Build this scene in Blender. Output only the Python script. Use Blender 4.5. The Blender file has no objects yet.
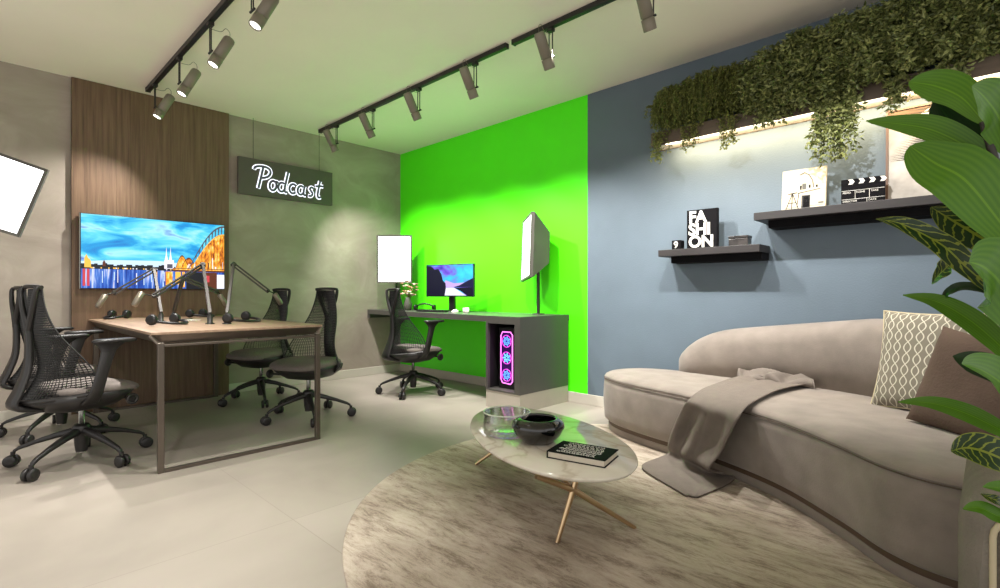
import bpy, bmesh, math, random
from mathutils import Vector, Matrix
random.seed(7)
C = bpy.context.scene.collection
PI = math.pi
# ------------------------------------------------------------------ camera frame (1000x588)
CAM = Vector((5.484, -3.856, 1.0)); FW = Vector((-.6931, .7208, 0)); RT = Vector((.7208, .6931, 0)); FL = 512.0; HY = 293.0
def ray(px, py): return FW + RT*((px-500)/FL) + Vector((0, 0, (HY-py)/FL))
def onz(px, py, z):
    r = ray(px, py); return CAM + r*((z-1)/r.z)
def onx(px, py, x):
    r = ray(px, py); return CAM + r*((x-CAM.x)/r.x)
def ony(px, py, y):
    r = ray(px, py); return CAM + r*((y-CAM.y)/r.y)
def at(px, py, d): return CAM + ray(px, py)*d

# ------------------------------------------------------------------ materials
def newmat(name):
    m = bpy.data.materials.new(name); m.use_nodes = True
    nt = m.node_tree; b = nt.nodes['Principled BSDF']; return m, nt, b
def lin(c):
    return tuple(((v/255)/12.92 if v/255 <= .04045 else ((v/255+.055)/1.055)**2.4) for v in c)+(1,)
def N(nt, t, **kw):
    n = nt.nodes.new(t)
    for k, v in kw.items(): setattr(n, k, v)
    return n
def mat(name, col, rough=.5, metal=0, var=.06, scale=8, bump=0, bscale=60, coat=0, sheen=0, emit=None, estr=1, spec=.5, stretch=(1,1,1)):
    m, nt, b = newmat(name); c = lin(col)
    b.inputs['Roughness'].default_value = rough; b.inputs['Metallic'].default_value = metal
    b.inputs['Specular IOR Level'].default_value = spec
    if coat: b.inputs['Coat Weight'].default_value = coat
    if sheen: b.inputs['Sheen Weight'].default_value = sheen
    tc = N(nt, 'ShaderNodeTexCoord'); mp = N(nt, 'ShaderNodeMapping'); mp.inputs['Scale'].default_value = stretch
    nt.links.new(tc.outputs['Object'], mp.inputs['Vector'])
    no = N(nt, 'ShaderNodeTexNoise'); no.inputs['Scale'].default_value = scale; no.inputs['Detail'].default_value = 6
    nt.links.new(mp.outputs[0], no.inputs['Vector'])
    cr = N(nt, 'ShaderNodeValToRGB'); e = cr.color_ramp.elements
    e[0].position = .3; e[1].position = .7
    e[0].color = tuple(max(0, v*(1-var)) for v in c[:3])+(1,); e[1].color = tuple(min(1, v*(1+var)) for v in c[:3])+(1,)
    nt.links.new(no.outputs['Fac'], cr.inputs['Fac']); nt.links.new(cr.outputs['Color'], b.inputs['Base Color'])
    if bump:
        n2 = N(nt, 'ShaderNodeTexNoise'); n2.inputs['Scale'].default_value = bscale; n2.inputs['Detail'].default_value = 4
        nt.links.new(mp.outputs[0], n2.inputs['Vector'])
        bp = N(nt, 'ShaderNodeBump'); bp.inputs['Strength'].default_value = bump; bp.inputs['Distance'].default_value = .01
        nt.links.new(n2.outputs['Fac'], bp.inputs['Height']); nt.links.new(bp.outputs[0], b.inputs['Normal'])
    if emit:
        b.inputs['Emission Color'].default_value = lin(emit); b.inputs['Emission Strength'].default_value = estr
    return m
def glow(name, col, s=1.0):
    m, nt, b = newmat(name); b.inputs['Base Color'].default_value = (0, 0, 0, 1); b.inputs['Roughness'].default_value = .3
    b.inputs['Emission Color'].default_value = lin(col); b.inputs['Emission Strength'].default_value = s; return m
def ramp(nt, stops):
    cr = N(nt, 'ShaderNodeValToRGB'); el = cr.color_ramp.elements
    while len(el) < len(stops): el.new(.5)
    for i, (p, c) in enumerate(stops): el[i].position = p; el[i].color = lin(c)
    return cr
def math_(nt, op, a, b=None, c=None):
    n = N(nt, 'ShaderNodeMath', operation=op)
    for i, v in enumerate((a, b, c)):
        if v is None: continue
        if isinstance(v, (int, float)): n.inputs[i].default_value = v
        else: nt.links.new(v, n.inputs[i])
    return n.outputs[0]

def concrete_wall():
    m, nt, b = newmat('concrete_plaster'); tc = N(nt, 'ShaderNodeTexCoord')
    mp = N(nt, 'ShaderNodeMapping'); mp.inputs['Rotation'].default_value = (math.radians(-38), 0, 0); mp.inputs['Scale'].default_value = (1, .9, 1.5)
    nt.links.new(tc.outputs['Object'], mp.inputs[0])
    n = N(nt, 'ShaderNodeTexNoise'); n.inputs['Scale'].default_value = 1.8; n.inputs['Detail'].default_value = 9; n.inputs['Distortion'].default_value = .9; n.inputs['Roughness'].default_value = .6
    nt.links.new(mp.outputs[0], n.inputs['Vector'])
    cr = ramp(nt, [(.25, (142, 131, 120)), (.5, (156, 145, 133)), (.58, (163, 152, 140)), (.8, (176, 166, 154))]); nt.links.new(n.outputs['Fac'], cr.inputs[0]); nt.links.new(cr.outputs[0], b.inputs['Base Color'])
    bp = N(nt, 'ShaderNodeBump'); bp.inputs['Strength'].default_value = .25; bp.inputs['Distance'].default_value = .02; nt.links.new(n.outputs['Fac'], bp.inputs['Height']); nt.links.new(bp.outputs[0], b.inputs['Normal'])
    b.inputs['Roughness'].default_value = .65; return m
def floor_tiles():
    m, nt, b = newmat('concrete_tile'); tc = N(nt, 'ShaderNodeTexCoord')
    n = N(nt, 'ShaderNodeTexNoise'); n.inputs['Scale'].default_value = 1.1; n.inputs['Detail'].default_value = 8; n.inputs['Distortion'].default_value = .5
    nt.links.new(tc.outputs['Object'], n.inputs['Vector'])
    cr = ramp(nt, [(.3, (142, 134, 125)), (.52, (159, 150, 140)), (.72, (174, 165, 155))]); nt.links.new(n.outputs['Fac'], cr.inputs[0])
    mp = N(nt, 'ShaderNodeMapping'); mp.inputs['Location'].default_value = (.34, .46, 0); nt.links.new(tc.outputs['Object'], mp.inputs[0])
    br = N(nt, 'ShaderNodeTexBrick'); br.offset = 0; br.inputs['Scale'].default_value = 1; br.inputs['Brick Width'].default_value = 1.2; br.inputs['Row Height'].default_value = 1.2
    br.inputs['Mortar Size'].default_value = .0022; br.inputs['Mortar Smooth'].default_value = .3
    br.inputs['Color1'].default_value = (1, 1, 1, 1); br.inputs['Color2'].default_value = (.93, .93, .92, 1); br.inputs['Mortar'].default_value = (.78, .77, .75, 1)
    nt.links.new(mp.outputs[0], br.inputs['Vector'])
    mx = N(nt, 'ShaderNodeMix', data_type='RGBA', blend_type='MULTIPLY'); mx.inputs[0].default_value = 1
    nt.links.new(cr.outputs[0], mx.inputs[6]); nt.links.new(br.outputs['Color'], mx.inputs[7]); nt.links.new(mx.outputs[2], b.inputs['Base Color'])
    b.inputs['Roughness'].default_value = .34; b.inputs['Specular IOR Level'].default_value = .45; return m
def wood(name, c1, c2, c3, vec=(1, 26, 1), rough=.5, planks=None):
    m, nt, b = newmat(name); tc = N(nt, 'ShaderNodeTexCoord'); mp = N(nt, 'ShaderNodeMapping'); mp.inputs['Scale'].default_value = vec
    nt.links.new(tc.outputs['Object'], mp.inputs[0])
    n = N(nt, 'ShaderNodeTexNoise'); n.inputs['Scale'].default_value = 1.6; n.inputs['Detail'].default_value = 8; n.inputs['Roughness'].default_value = .65
    nt.links.new(mp.outputs[0], n.inputs['Vector'])
    cr = ramp(nt, [(.28, c1), (.5, c2), (.74, c3)]); nt.links.new(n.outputs['Fac'], cr.inputs[0]); out = cr.outputs[0]
    nt.links.new(out, b.inputs['Base Color']); b.inputs['Roughness'].default_value = rough; return m
def rug_mat():
    m, nt, b = newmat('distressed_rug'); tc = N(nt, 'ShaderNodeTexCoord'); mp = N(nt, 'ShaderNodeMapping')
    mp.inputs['Rotation'].default_value = (0, 0, math.radians(-37)); mp.inputs['Scale'].default_value = (1.0, 4.0, 1)
    nt.links.new(tc.outputs['Object'], mp.inputs[0])
    n = N(nt, 'ShaderNodeTexNoise'); n.inputs['Scale'].default_value = 3.6; n.inputs['Detail'].default_value = 12; n.inputs['Roughness'].default_value = .85; n.inputs['Distortion'].default_value = .35
    nt.links.new(mp.outputs[0], n.inputs['Vector'])
    cr = ramp(nt, [(.30, (116, 106, 97)), (.42, (150, 139, 129)), (.50, (186, 176, 166)), (.62, (202, 194, 184)), (.8, (164, 150, 136))]); nt.links.new(n.outputs['Fac'], cr.inputs[0])
    n2 = N(nt, 'ShaderNodeTexNoise'); n2.inputs['Scale'].default_value = 1.6; n2.inputs['Detail'].default_value = 5; nt.links.new(tc.outputs['Object'], n2.inputs['Vector'])
    cr2 = ramp(nt, [(.35, (190, 180, 165)), (.6, (255, 250, 240))]); nt.links.new(n2.outputs['Fac'], cr2.inputs[0])
    mx = N(nt, 'ShaderNodeMix', data_type='RGBA', blend_type='MULTIPLY'); mx.inputs[0].default_value = .8
    nt.links.new(cr.outputs[0], mx.inputs[6]); nt.links.new(cr2.outputs[0], mx.inputs[7]); nt.links.new(mx.outputs[2], b.inputs['Base Color'])
    n3 = N(nt, 'ShaderNodeTexNoise'); n3.inputs['Scale'].default_value = 220; nt.links.new(tc.outputs['Object'], n3.inputs['Vector'])
    bp = N(nt, 'ShaderNodeBump'); bp.inputs['Strength'].default_value = .4; bp.inputs['Distance'].default_value = .005; nt.links.new(n3.outputs['Fac'], bp.inputs['Height']); nt.links.new(bp.outputs[0], b.inputs['Normal'])
    b.inputs['Roughness'].default_value = .95; b.inputs['Specular IOR Level'].default_value = .1; return m
def marble():
    m, nt, b = newmat('pale_marble'); tc = N(nt, 'ShaderNodeTexCoord')
    n = N(nt, 'ShaderNodeTexNoise'); n.inputs['Scale'].default_value = 2.4; n.inputs['Detail'].default_value = 9; n.inputs['Distortion'].default_value = 1.6
    nt.links.new(tc.outputs['Object'], n.inputs['Vector'])
    cr = ramp(nt, [(.30, (232, 226, 212)), (.455, (222, 214, 198)), (.495, (202, 190, 170)), (.535, (224, 216, 200)), (.8, (238, 232, 220))]); nt.links.new(n.outputs['Fac'], cr.inputs[0]); nt.links.new(cr.outputs[0], b.inputs['Base Color'])
    b.inputs['Roughness'].default_value = .10; b.inputs['Specular IOR Level'].default_value = .42; return m
def leaf_mat(name, base, vein, nveins=16, croton=False, rough=.42):
    m, nt, b = newmat(name); uv = N(nt, 'ShaderNodeUVMap'); sp = N(nt, 'ShaderNodeSeparateXYZ'); nt.links.new(uv.outputs[0], sp.inputs[0])
    u, v = sp.outputs[0], sp.outputs[1]
    a = math_(nt, 'ABSOLUTE', math_(nt, 'SUBTRACT', u, .5))
    no = N(nt, 'ShaderNodeTexNoise'); no.inputs['Scale'].default_value = 5; nt.links.new(uv.outputs[0], no.inputs['Vector'])
    if croton:
        f = math_(nt, 'FRACT', math_(nt, 'MULTIPLY_ADD', math_(nt, 'SUBTRACT', v, math_(nt, 'MULTIPLY', a, .35)), float(nveins), math_(nt, 'MULTIPLY', no.outputs['Fac'], 1.2)))
        line = math_(nt, 'LESS_THAN', math_(nt, 'ABSOLUTE', math_(nt, 'SUBTRACT', f, .5)), .10)
        mid = math_(nt, 'LESS_THAN', a, .035)
        edge = math_(nt, 'GREATER_THAN', a, .47)
        fac = math_(nt, 'MAXIMUM', math_(nt, 'MAXIMUM', line, mid), edge)
    else:
        f = math_(nt, 'FRACT', math_(nt, 'MULTIPLY', u, float(nveins)))
        line = math_(nt, 'MULTIPLY', math_(nt, 'ABSOLUTE', math_(nt, 'SUBTRACT', f, .5)), .7)
        mid = math_(nt, 'LESS_THAN', a, .018)
        fac = math_(nt, 'MAXIMUM', line, math_(nt, 'MULTIPLY', mid, .8))
    mx = N(nt, 'ShaderNodeMix', data_type='RGBA'); nt.links.new(fac, mx.inputs[0]); mx.inputs[6].default_value = lin(base); mx.inputs[7].default_value = lin(vein)
    nt.links.new(mx.outputs[2], b.inputs['Base Color']); b.inputs['Roughness'].default_value = rough
    b.inputs['Subsurface Weight'].default_value = 0; b.inputs['Coat Weight'].default_value = .08; b.inputs['Specular IOR Level'].default_value = .32
    return m
def lattice_fabric():
    m, nt, b = newmat('lattice_fabric'); uv = N(nt, 'ShaderNodeUVMap'); sp = N(nt, 'ShaderNodeSeparateXYZ'); nt.links.new(uv.outputs[0], sp.inputs[0])
    u, v = sp.outputs[0], sp.outputs[1]
    s = math_(nt, 'MULTIPLY', math_(nt, 'SINE', math_(nt, 'MULTIPLY', v, 2*PI*4.5)), .32)
    uu = math_(nt, 'MULTIPLY', u, 11.0)
    lines = []
    for sg in (1, -1):
        f = math_(nt, 'FRACT', math_(nt, 'MULTIPLY_ADD', s, float(sg), uu))
        lines.append(math_(nt, 'LESS_THAN', math_(nt, 'ABSOLUTE', math_(nt, 'SUBTRACT', f, .5)), .06))
    h = math_(nt, 'LESS_THAN', math_(nt, 'ABSOLUTE', math_(nt, 'SUBTRACT', math_(nt, 'FRACT', math_(nt, 'MULTIPLY', v, 7.0)), .5)), .05)
    fac = math_(nt, 'MAXIMUM', lines[0], lines[1])
    mx = N(nt, 'ShaderNodeMix', data_type='RGBA'); nt.links.new(fac, mx.inputs[0]); mx.inputs[6].default_value = lin((120, 114, 100)); mx.inputs[7].default_value = lin((196, 190, 172))
    nt.links.new(mx.outputs[2], b.inputs['Base Color']); b.inputs['Roughness'].default_value = .9; return m
def sky_screen(name, stops, scale, stretch, s=1.0, dist=.4, obj=True):
    m, nt, b = newmat(name); tc = N(nt, 'ShaderNodeTexCoord'); mp = N(nt, 'ShaderNodeMapping'); mp.inputs['Scale'].default_value = stretch; nt.links.new(tc.outputs['Object'], mp.inputs[0])
    n = N(nt, 'ShaderNodeTexNoise'); n.inputs['Scale'].default_value = scale; n.inputs['Detail'].default_value = 7; n.inputs['Distortion'].default_value = dist; nt.links.new(mp.outputs[0], n.inputs['Vector'])
    cr = ramp(nt, stops); nt.links.new(n.outputs['Fac'], cr.inputs[0]); nt.links.new(cr.outputs[0], b.inputs['Emission Color']); b.inputs['Emission Strength'].default_value = s
    b.inputs['Base Color'].default_value = (0, 0, 0, 1); b.inputs['Roughness'].default_value = .25; return m
def glass_mat():
    m, nt, b = newmat('clear_glass'); out = nt.nodes['Material Output']; nt.nodes.remove(b)
    tr = N(nt, 'ShaderNodeBsdfTransparent'); tr.inputs[0].default_value = (.93, .96, .92, 1); gl_ = N(nt, 'ShaderNodeBsdfGlossy'); gl_.inputs['Roughness'].default_value = .05
    lw = N(nt, 'ShaderNodeLayerWeight'); lw.inputs[0].default_value = .5; mx = N(nt, 'ShaderNodeMixShader')
    nt.links.new(lw.outputs['Facing'], mx.inputs[0]); nt.links.new(tr.outputs[0], mx.inputs[1]); nt.links.new(gl_.outputs[0], mx.inputs[2]); nt.links.new(mx.outputs[0], out.inputs[0]); return m

M = dict(armmetal=mat('boom_arm_metal', (66, 60, 54), .45, metal=.1),
 ceiling=mat('ceiling_paint', (240, 231, 216), .85, var=.02, scale=2), green=mat('green_paint', (84, 252, 8), .42, var=.02, scale=3),
 blue=mat('blue_grey_paint', (94, 108, 119), .6, var=.05, scale=4, bump=.15, bscale=90), concrete=concrete_wall(), floor=floor_tiles(),
 base=mat('baseboard_paint', (196, 190, 178), .5, var=.02), plinth=mat('plinth_concrete', (172, 165, 152), .55, var=.07, scale=4),
 panel=wood('walnut_panel', (84, 62, 46), (106, 82, 62), (126, 100, 78), (1, 26, 1.1)), shelf=mat('charcoal_laminate', (42, 38, 38), .5, var=.15, scale=6, stretch=(1, 8, 8)),
 deskgrey=mat('graphite_laminate', (74, 72, 68), .38, var=.04), tabletop=wood('oak_tabletop', (140, 114, 92), (160, 134, 111), (176, 150, 126), (1.3, 18, 1), .38),
 frame=mat('bronze_metal', (104, 95, 86), .32, metal=.75, var=.05), darkmetal=mat('dark_metal', (44, 43, 40), .45, metal=.3), black=mat('black_plastic', (16, 16, 16), .4), gloss=mat('black_gloss', (9, 9, 10), .12, coat=.6, bump=.0),
 chair=mat('charcoal_plastic', (32, 30, 29), .42), net=mat('elastomer_net', (31, 30, 29), .5), seatfab=mat('grey_seat_fabric', (118, 110, 104), .9, var=.08, scale=60, bump=.3, bscale=300),
 lampbody=mat('track_lamp_metal', (126, 119, 104), .5, metal=.15), lens=glow('lamp_lens', (255, 253, 244), 4.0), softwhite=glow('softbox_diffuser', (255, 255, 255), 3.0), softback=mat('softbox_shell', (78, 76, 68), .6),
 sofa=mat('taupe_velvet', (140, 130, 121), .9, var=.16, scale=7, bump=.12, bscale=160, sheen=.2, spec=.2), band=mat('sofa_band', (84, 66, 50), .5), seam=mat('seam_thread', (92, 80, 68), .8),
 brown=mat('brown_velvet', (96, 80, 70), .92, var=.12, scale=9, bump=.3, bscale=100, spec=.2), lattice=lattice_fabric(), throw=mat('grey_throw_fabric', (122, 113, 105), .9, var=.06, scale=20, bump=.3, bscale=250, spec=.2),
 piping=mat('cream_piping', (196, 182, 150), .6), armfab=mat('olive_taupe_fabric', (128, 121, 110), .92, var=.1, scale=14, bump=.4, bscale=160, spec=.2), armdark=mat('dark_weave', (92, 84, 72), .92, var=.3, scale=120, bump=.5, bscale=200),
 rug=rug_mat(), marble=marble(), brass=mat('brushed_brass', (206, 178, 140), .28, metal=.95, var=.05), glass=glass_mat(),
 signboard=mat('sign_board', (84, 78, 72), .55), neon=glow('neon_white', (236, 240, 255), 1.6), neondark=mat('letter_face', (88, 88, 104), .5),
 white=mat('white_print', (236, 232, 222), .6, var=.01), ink=mat('dark_ink', (18, 17, 19), .7, spec=.08), led=glow('led_warm', (255, 240, 208), 2.6), planter=mat('planter_wood', (96, 82, 68), .6, var=.15, stretch=(1, 6, 6)),
 fern=mat('fern_green', (88, 96, 40), .6, var=.35, scale=14), fernpale=mat('fern_tip_green', (122, 126, 60), .6, var=.25, scale=14), ivy=mat('ivy_green', (92, 102, 52), .5, var=.35, scale=16), ivypale=mat('ivy_light_green', (134, 140, 82), .5, var=.3, scale=16),  # each plant has a base green and a paler one, mixed at random
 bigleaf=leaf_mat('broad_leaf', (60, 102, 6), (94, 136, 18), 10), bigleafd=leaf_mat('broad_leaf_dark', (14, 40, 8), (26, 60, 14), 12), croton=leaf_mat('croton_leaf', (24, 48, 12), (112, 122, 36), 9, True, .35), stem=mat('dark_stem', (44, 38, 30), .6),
 soil=mat('soil', (40, 30, 22), .95), pot=mat('stone_pot', (120, 112, 100), .7), chrome=mat('soft_chrome', (150, 148, 140), .25, metal=.9), mic=mat('mic_metal', (128, 120, 106), .4, metal=.6),
 pages=mat('paper_pages', (206, 196, 178), .9), art=mat('art_cloud', (176, 171, 165), .7, var=.45, scale=6), artbrown=mat('art_brown', (92, 66, 44), .7, var=.3, scale=3), artframe=mat('art_frame_brown', (92, 66, 48), .5), palmdark=mat('palm_print', (40, 36, 28), .7),
 canvas=mat('canvas_print', (200, 188, 164), .8, var=.05, scale=3), marbleblack=mat('black_marble', (50, 46, 44), .25, var=.8, scale=18), cable=mat('cable_grey', (110, 104, 88), .6),
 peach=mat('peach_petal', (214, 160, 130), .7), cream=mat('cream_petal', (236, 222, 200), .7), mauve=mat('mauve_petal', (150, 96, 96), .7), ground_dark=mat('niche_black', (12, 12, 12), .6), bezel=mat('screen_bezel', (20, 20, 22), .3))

# ------------------------------------------------------------------ mesh builder
class MB:
    def __init__(s): s.v = []; s.f = []; s.mi = []; s.sm = []; s.uv = {}
    def add(s, vs, fs, mi=0, smooth=False, uvs=None):
        o = len(s.v); s.v += [Vector(p) for p in vs]
        for k, f in enumerate(fs):
            s.f.append([i+o for i in f]); s.mi.append(mi); s.sm.append(smooth)
            if uvs: s.uv[len(s.f)-1] = [uvs[i] for i in f]
        return s
    def box(s, lo, hi, mi=0, mtx=None):
        x0, y0, z0 = lo; x1, y1, z1 = hi
        vs = [Vector(p) for p in ((x0,y0,z0),(x1,y0,z0),(x1,y1,z0),(x0,y1,z0),(x0,y0,z1),(x1,y0,z1),(x1,y1,z1),(x0,y1,z1))]
        if mtx: vs = [mtx @ p for p in vs]
        return s.add(vs, [(0,3,2,1),(4,5,6,7),(0,1,5,4),(1,2,6,5),(2,3,7,6),(3,0,4,7)], mi)
    def rings(s, rs, mi=0, smooth=True, cap0=True, cap1=True, closed=True):
        n = len(rs[0]); vs = [p for r in rs for p in r]; fs = []
        for i in range(len(rs)-1):
            for j in range(n if closed else n-1):
                k = (j+1) % n; fs.append((i*n+j, i*n+k, (i+1)*n+k, (i+1)*n+j))
        s.add(vs, fs, mi, smooth)
        if cap0: s.add(rs[0], [tuple(reversed(range(n)))], mi, False)
        if cap1: s.add(rs[-1], [tuple(range(n))], mi, False)
        return s
    def tube(s, pts, r, mi=0, n=8, caps=True, flat=None):
        pts = [Vector(p) for p in pts]; rs = []; prev = None
        for i, p in enumerate(pts):
            t = (pts[min(i+1, len(pts)-1)]-pts[max(i-1, 0)]).normalized()
            if prev is None:
                a = Vector((0, 0, 1)) if abs(t.z) < .9 else Vector((1, 0, 0)); u = t.cross(a).normalized()
            else:
                u = (prev - t*prev.dot(t)).normalized()
            prev = u; w = t.cross(u); rr = r[i] if isinstance(r, (list, tuple)) else r
            rs.append([p + (u*math.cos(2*PI*k/n) + w*math.sin(2*PI*k/n))*rr for k in range(n)])
        if flat:
            ax, c, f = flat
            for rg in rs:
                for q in rg: q[ax] = c + (q[ax]-c)*f
        return s.rings(rs, mi, True, caps, caps)
    def bar(s, a, b, w, h, mi=0, up=(0,0,1)):
        a, b = Vector(a), Vector(b); t = (b-a).normalized(); u = t.cross(Vector(up))
        if u.length < .01: u = t.cross(Vector((1, 0, 0)))
        u.normalize(); q = u.cross(t)
        c = [(-1,-1),(1,-1),(1,1),(-1,1)]
        return s.rings([[p+u*(w/2*i)+q*(h/2*j) for i, j in c] for p in (a, b)], mi, False)
    def lathe(s, prof, c=(0,0,0), mi=0, n=24, cap0=True, cap1=True, mtx=None):
        rs = [[Vector((c[0]+r*math.cos(2*PI*k/n), c[1]+r*math.sin(2*PI*k/n), c[2]+z)) for k in range(n)] for r, z in prof]
        if mtx: rs = [[mtx @ p for p in r] for r in rs]
        return s.rings(rs, mi, True, cap0, cap1)
    def build(s, name, mats, parent=None, bevel=0, subd=0, seg=2, auto=None):
        me = bpy.data.meshes.new(name); me.from_pydata([tuple(p) for p in s.v], [], s.f)
        if not isinstance(mats, (list, tuple)): mats = [mats]
        for m in mats: me.materials.append(m)
        me.polygons.foreach_set('material_index', s.mi); me.polygons.foreach_set('use_smooth', s.sm)
        if s.uv:
            ul = me.uv_layers.new(name='UVMap')
            for fi, p in enumerate(me.polygons):
                if fi in s.uv:
                    for li, q in zip(p.loop_indices, s.uv[fi]): ul.data[li].uv = q
        me.update()
        o = bpy.data.objects.new(name, me); C.objects.link(o)
        if parent: o.parent = parent
        if bevel:
            b = o.modifiers.new('bevel', 'BEVEL'); b.width = bevel; b.segments = seg; b.limit_method = 'ANGLE'; b.angle_limit = math.radians(40)
        if subd:
            b = o.modifiers.new('sub', 'SUBSURF'); b.levels = subd; b.render_levels = subd
        return o
def tag(o, label=None, cat=None, group=None, kind=None):
    if label: o['label'] = label
    if cat: o['category'] = cat
    if group: o['group'] = group
    if kind: o['kind'] = kind
    return o
def empty(name, loc=(0,0,0), rz=0, label=None, cat=None, group=None):
    o = bpy.data.objects.new(name, None); C.objects.link(o); o.location = loc; o.rotation_euler = (0, 0, rz); o.empty_display_size = .1
    return tag(o, label, cat, group)
def copy_tree(o, parent=None):
    c = o.copy(); C.objects.link(c)
    if parent: c.parent = parent
    for ch in list(o.children): copy_tree(ch, c)
    return c
def struct(o): o['kind'] = 'structure'; return o
def catmull(pts, n=8, closed=False):
    P = [Vector(p) for p in pts]; out = []; L = len(P)
    for i in range(L if closed else L-1):
        g = (lambda k: P[k % L]) if closed else (lambda k: P[min(max(k, 0), L-1)])
        a, b, c, d = g(i-1), g(i), g(i+1), g(i+2)
        for k in range(n):
            t = k/n; out.append(.5*((2*b)+(c-a)*t+(2*a-5*b+4*c-d)*t*t+(3*b-a-3*c+d)*t**3))
    if not closed: out.append(P[-1])
    return out
def text_mesh(body, size, extrude, m, parent, name, mtx, offset=0, space=1.0, line=1.0, align='LEFT'):
    cu = bpy.data.curves.new('txt', 'FONT'); cu.body = body; cu.size = size; cu.extrude = extrude; cu.offset = offset; cu.space_character = space; cu.space_line = line; cu.align_x = align; cu.resolution_u = 3
    t = bpy.data.objects.new('txt', cu); C.objects.link(t)
    dg = bpy.context.evaluated_depsgraph_get(); dg.update()
    me = bpy.data.meshes.new_from_object(t.evaluated_get(dg)); bpy.data.objects.remove(t)
    me.transform(mtx); me.materials.clear(); me.materials.append(m)
    o = bpy.data.objects.new(name, me); C.objects.link(o); o.parent = parent; return o

# ------------------------------------------------------------------ setting
H = 2.78; XE, YE = 7.6, -6.2
struct(MB().box((0, YE, -.1), (XE, 0, 0)).build('floor', M['floor']))
struct(MB().box((0, YE, H), (XE, 0, H+.1)).build('ceiling', M['ceiling']))
struct(MB().box((-.12, YE, 0), (0, .12, H)).build('wall_left', M['concrete']))
wb = MB().box((0, 0, 0), (2.867, .12, H)); wb.box((2.867, 0, 0), (XE, .12, H), 1)
struct(wb.build('wall_back', [M['green'], M['blue']]))
b = MB().box((0, YE, 0), (.014, -3.264, .094)); b.box((0, -2.059, 0), (.014, 0, .094)); struct(b.build('baseboard_left', M['base'], bevel=.003))
struct(MB().box((.014, -.014, 0), (2.667, 0, .094)).box((2.667, -.016, 0), (XE, 0, .094)).build('baseboard_back', M['base'], bevel=.003))
# walnut panel on the wall with fine grooves
pb = MB(); y = -3.264; k = 0
while y < -2.06:
    w = .1004; pb.box((0.0, y, 0), (.03, min(y+w-.0012, -2.059), H-.002)); y += w
pb.box((0, -3.264, 0), (.027, -2.059, H-.002))
o = struct(pb.build('trim_1', M['panel']))

# ------------------------------------------------------------------ television
tv = empty('television', (.03, -2.666, 1.035), 0, 'wide wall mounted television showing a river skyline and lit bridge at dusk', 'television')
W, HH = 1.10, .628
def tvp(u, v, k=0): return (.052+.0006*k, -W/2+.006+u*(W-.012), .006+v*(HH-.012))
MB().box((.012, -W/2, 0), (.05, W/2, HH)).build('casing', M['bezel'], tv, bevel=.003)
MB().box((0, -.3, .15), (.012, .3, .48)).build('wall_bracket', M['black'], tv)
MB().box((.014, -W/2-.004, -.001), (.052, -W/2, HH)).build('edge_strip', M['chrome'], tv)
scr = MB().add([tvp(0,0), tvp(1,0), tvp(1,1), tvp(0,1)], [(0,1,2,3)])
screen = scr.build('screen', sky_screen('tv_sky', [(.3, (14, 96, 176)), (.43, (20, 146, 204)), (.52, (84, 196, 222)), (.60, (150, 214, 228)), (.68, (90, 120, 196)), (.8, (70, 96, 180))], 2.2, (1, 1, 3.2), 1.0, .8), tv)
pic = MB(); PM = [sky_screen('tv_water', [(.28, (10, 34, 104)), (.46, (24, 72, 168)), (.58, (70, 120, 205)), (.66, (200, 206, 236)), (.8, (150, 110, 150))], 3.2, (1, 13, 1.1), .9, .1), glow('tv_dark', (16, 20, 30), .6), sky_screen('tv_lit_bridge', [(.30, (120, 50, 14)), (.44, (214, 122, 24)), (.56, (248, 170, 50)), (.7, (255, 224, 140))], 26, (1, 1.6, .6), 1.0, .3), glow('tv_white', (226, 224, 236), 1.0), glow('tv_brown', (96, 44, 22), .8), glow('tv_red', (200, 60, 70), .9), glow('tv_glow', (190, 214, 232), 1.0), glow('tv_gold', (240, 180, 70), 1.0), glow('tv_grey', (84, 84, 96), .8), glow('tv_teal', (60, 120, 200), .9)]
def q(u0, v0, u1, v1, mi, k=1): pic.add([tvp(u0,v0,k), tvp(u1,v0,k), tvp(u1,v1,k), tvp(u0,v1,k)], [(0,1,2,3)], mi)
def poly(pts, mi, k=2): pic.add([tvp(u,v,k) for u, v in pts], [tuple(range(len(pts)))], mi)
q(0, 0, 1, .27, 0, 1)
poly([(0,.27),(.75,.27),(.75,.36),(.5,.40),(.2,.39),(0,.36)], 6, 1)
rnd = random.Random(3)
for i in range(22):
    u = rnd.uniform(.01, .62); w = rnd.uniform(.003, .006); v0 = rnd.uniform(.02, .12); q(u, v0, u+w, rnd.uniform(.2, .265), rnd.choice([3, 9, 9, 6, 7 if u > .45 else 9]), 2+(i % 3)*.3)
for u in (.01, .035): q(u, .03, u+.016, .26, 5, 3)
sk = [(0, .27)]; u = 0
while u < .62:
    h = .31+rnd.uniform(0, .035); sk += [(u, h), (u+.018, h)]; u += .02
sk += [(.62, .27)]
for i in range(1, len(sk)-2, 2): q(sk[i][0], .262, sk[i+1][0]+.002, sk[i][1], 1, 3)
for i in range(30): u = rnd.uniform(.01, .6); q(u, .268, u+.008, .285, rnd.choice([3, 7, 7]), 4)
poly([(.02,.28),(.02,.40),(.032,.46),(.044,.40),(.05,.40),(.06,.36),(.06,.28)], 7, 4); poly([(.13,.3),(.13,.35),(.14,.39),(.15,.35),(.15,.3)], 4, 4)
for u in (.555, .585): poly([(u-.012,.30),(u-.010,.44),(u-.004,.50),(u,.62),(u+.004,.50),(u+.010,.44),(u+.012,.30)], 3, 5)
q(.54, .29, .61, .42, 3, 4); q(.56, .30, .60, .36, 8, 6)
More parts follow.
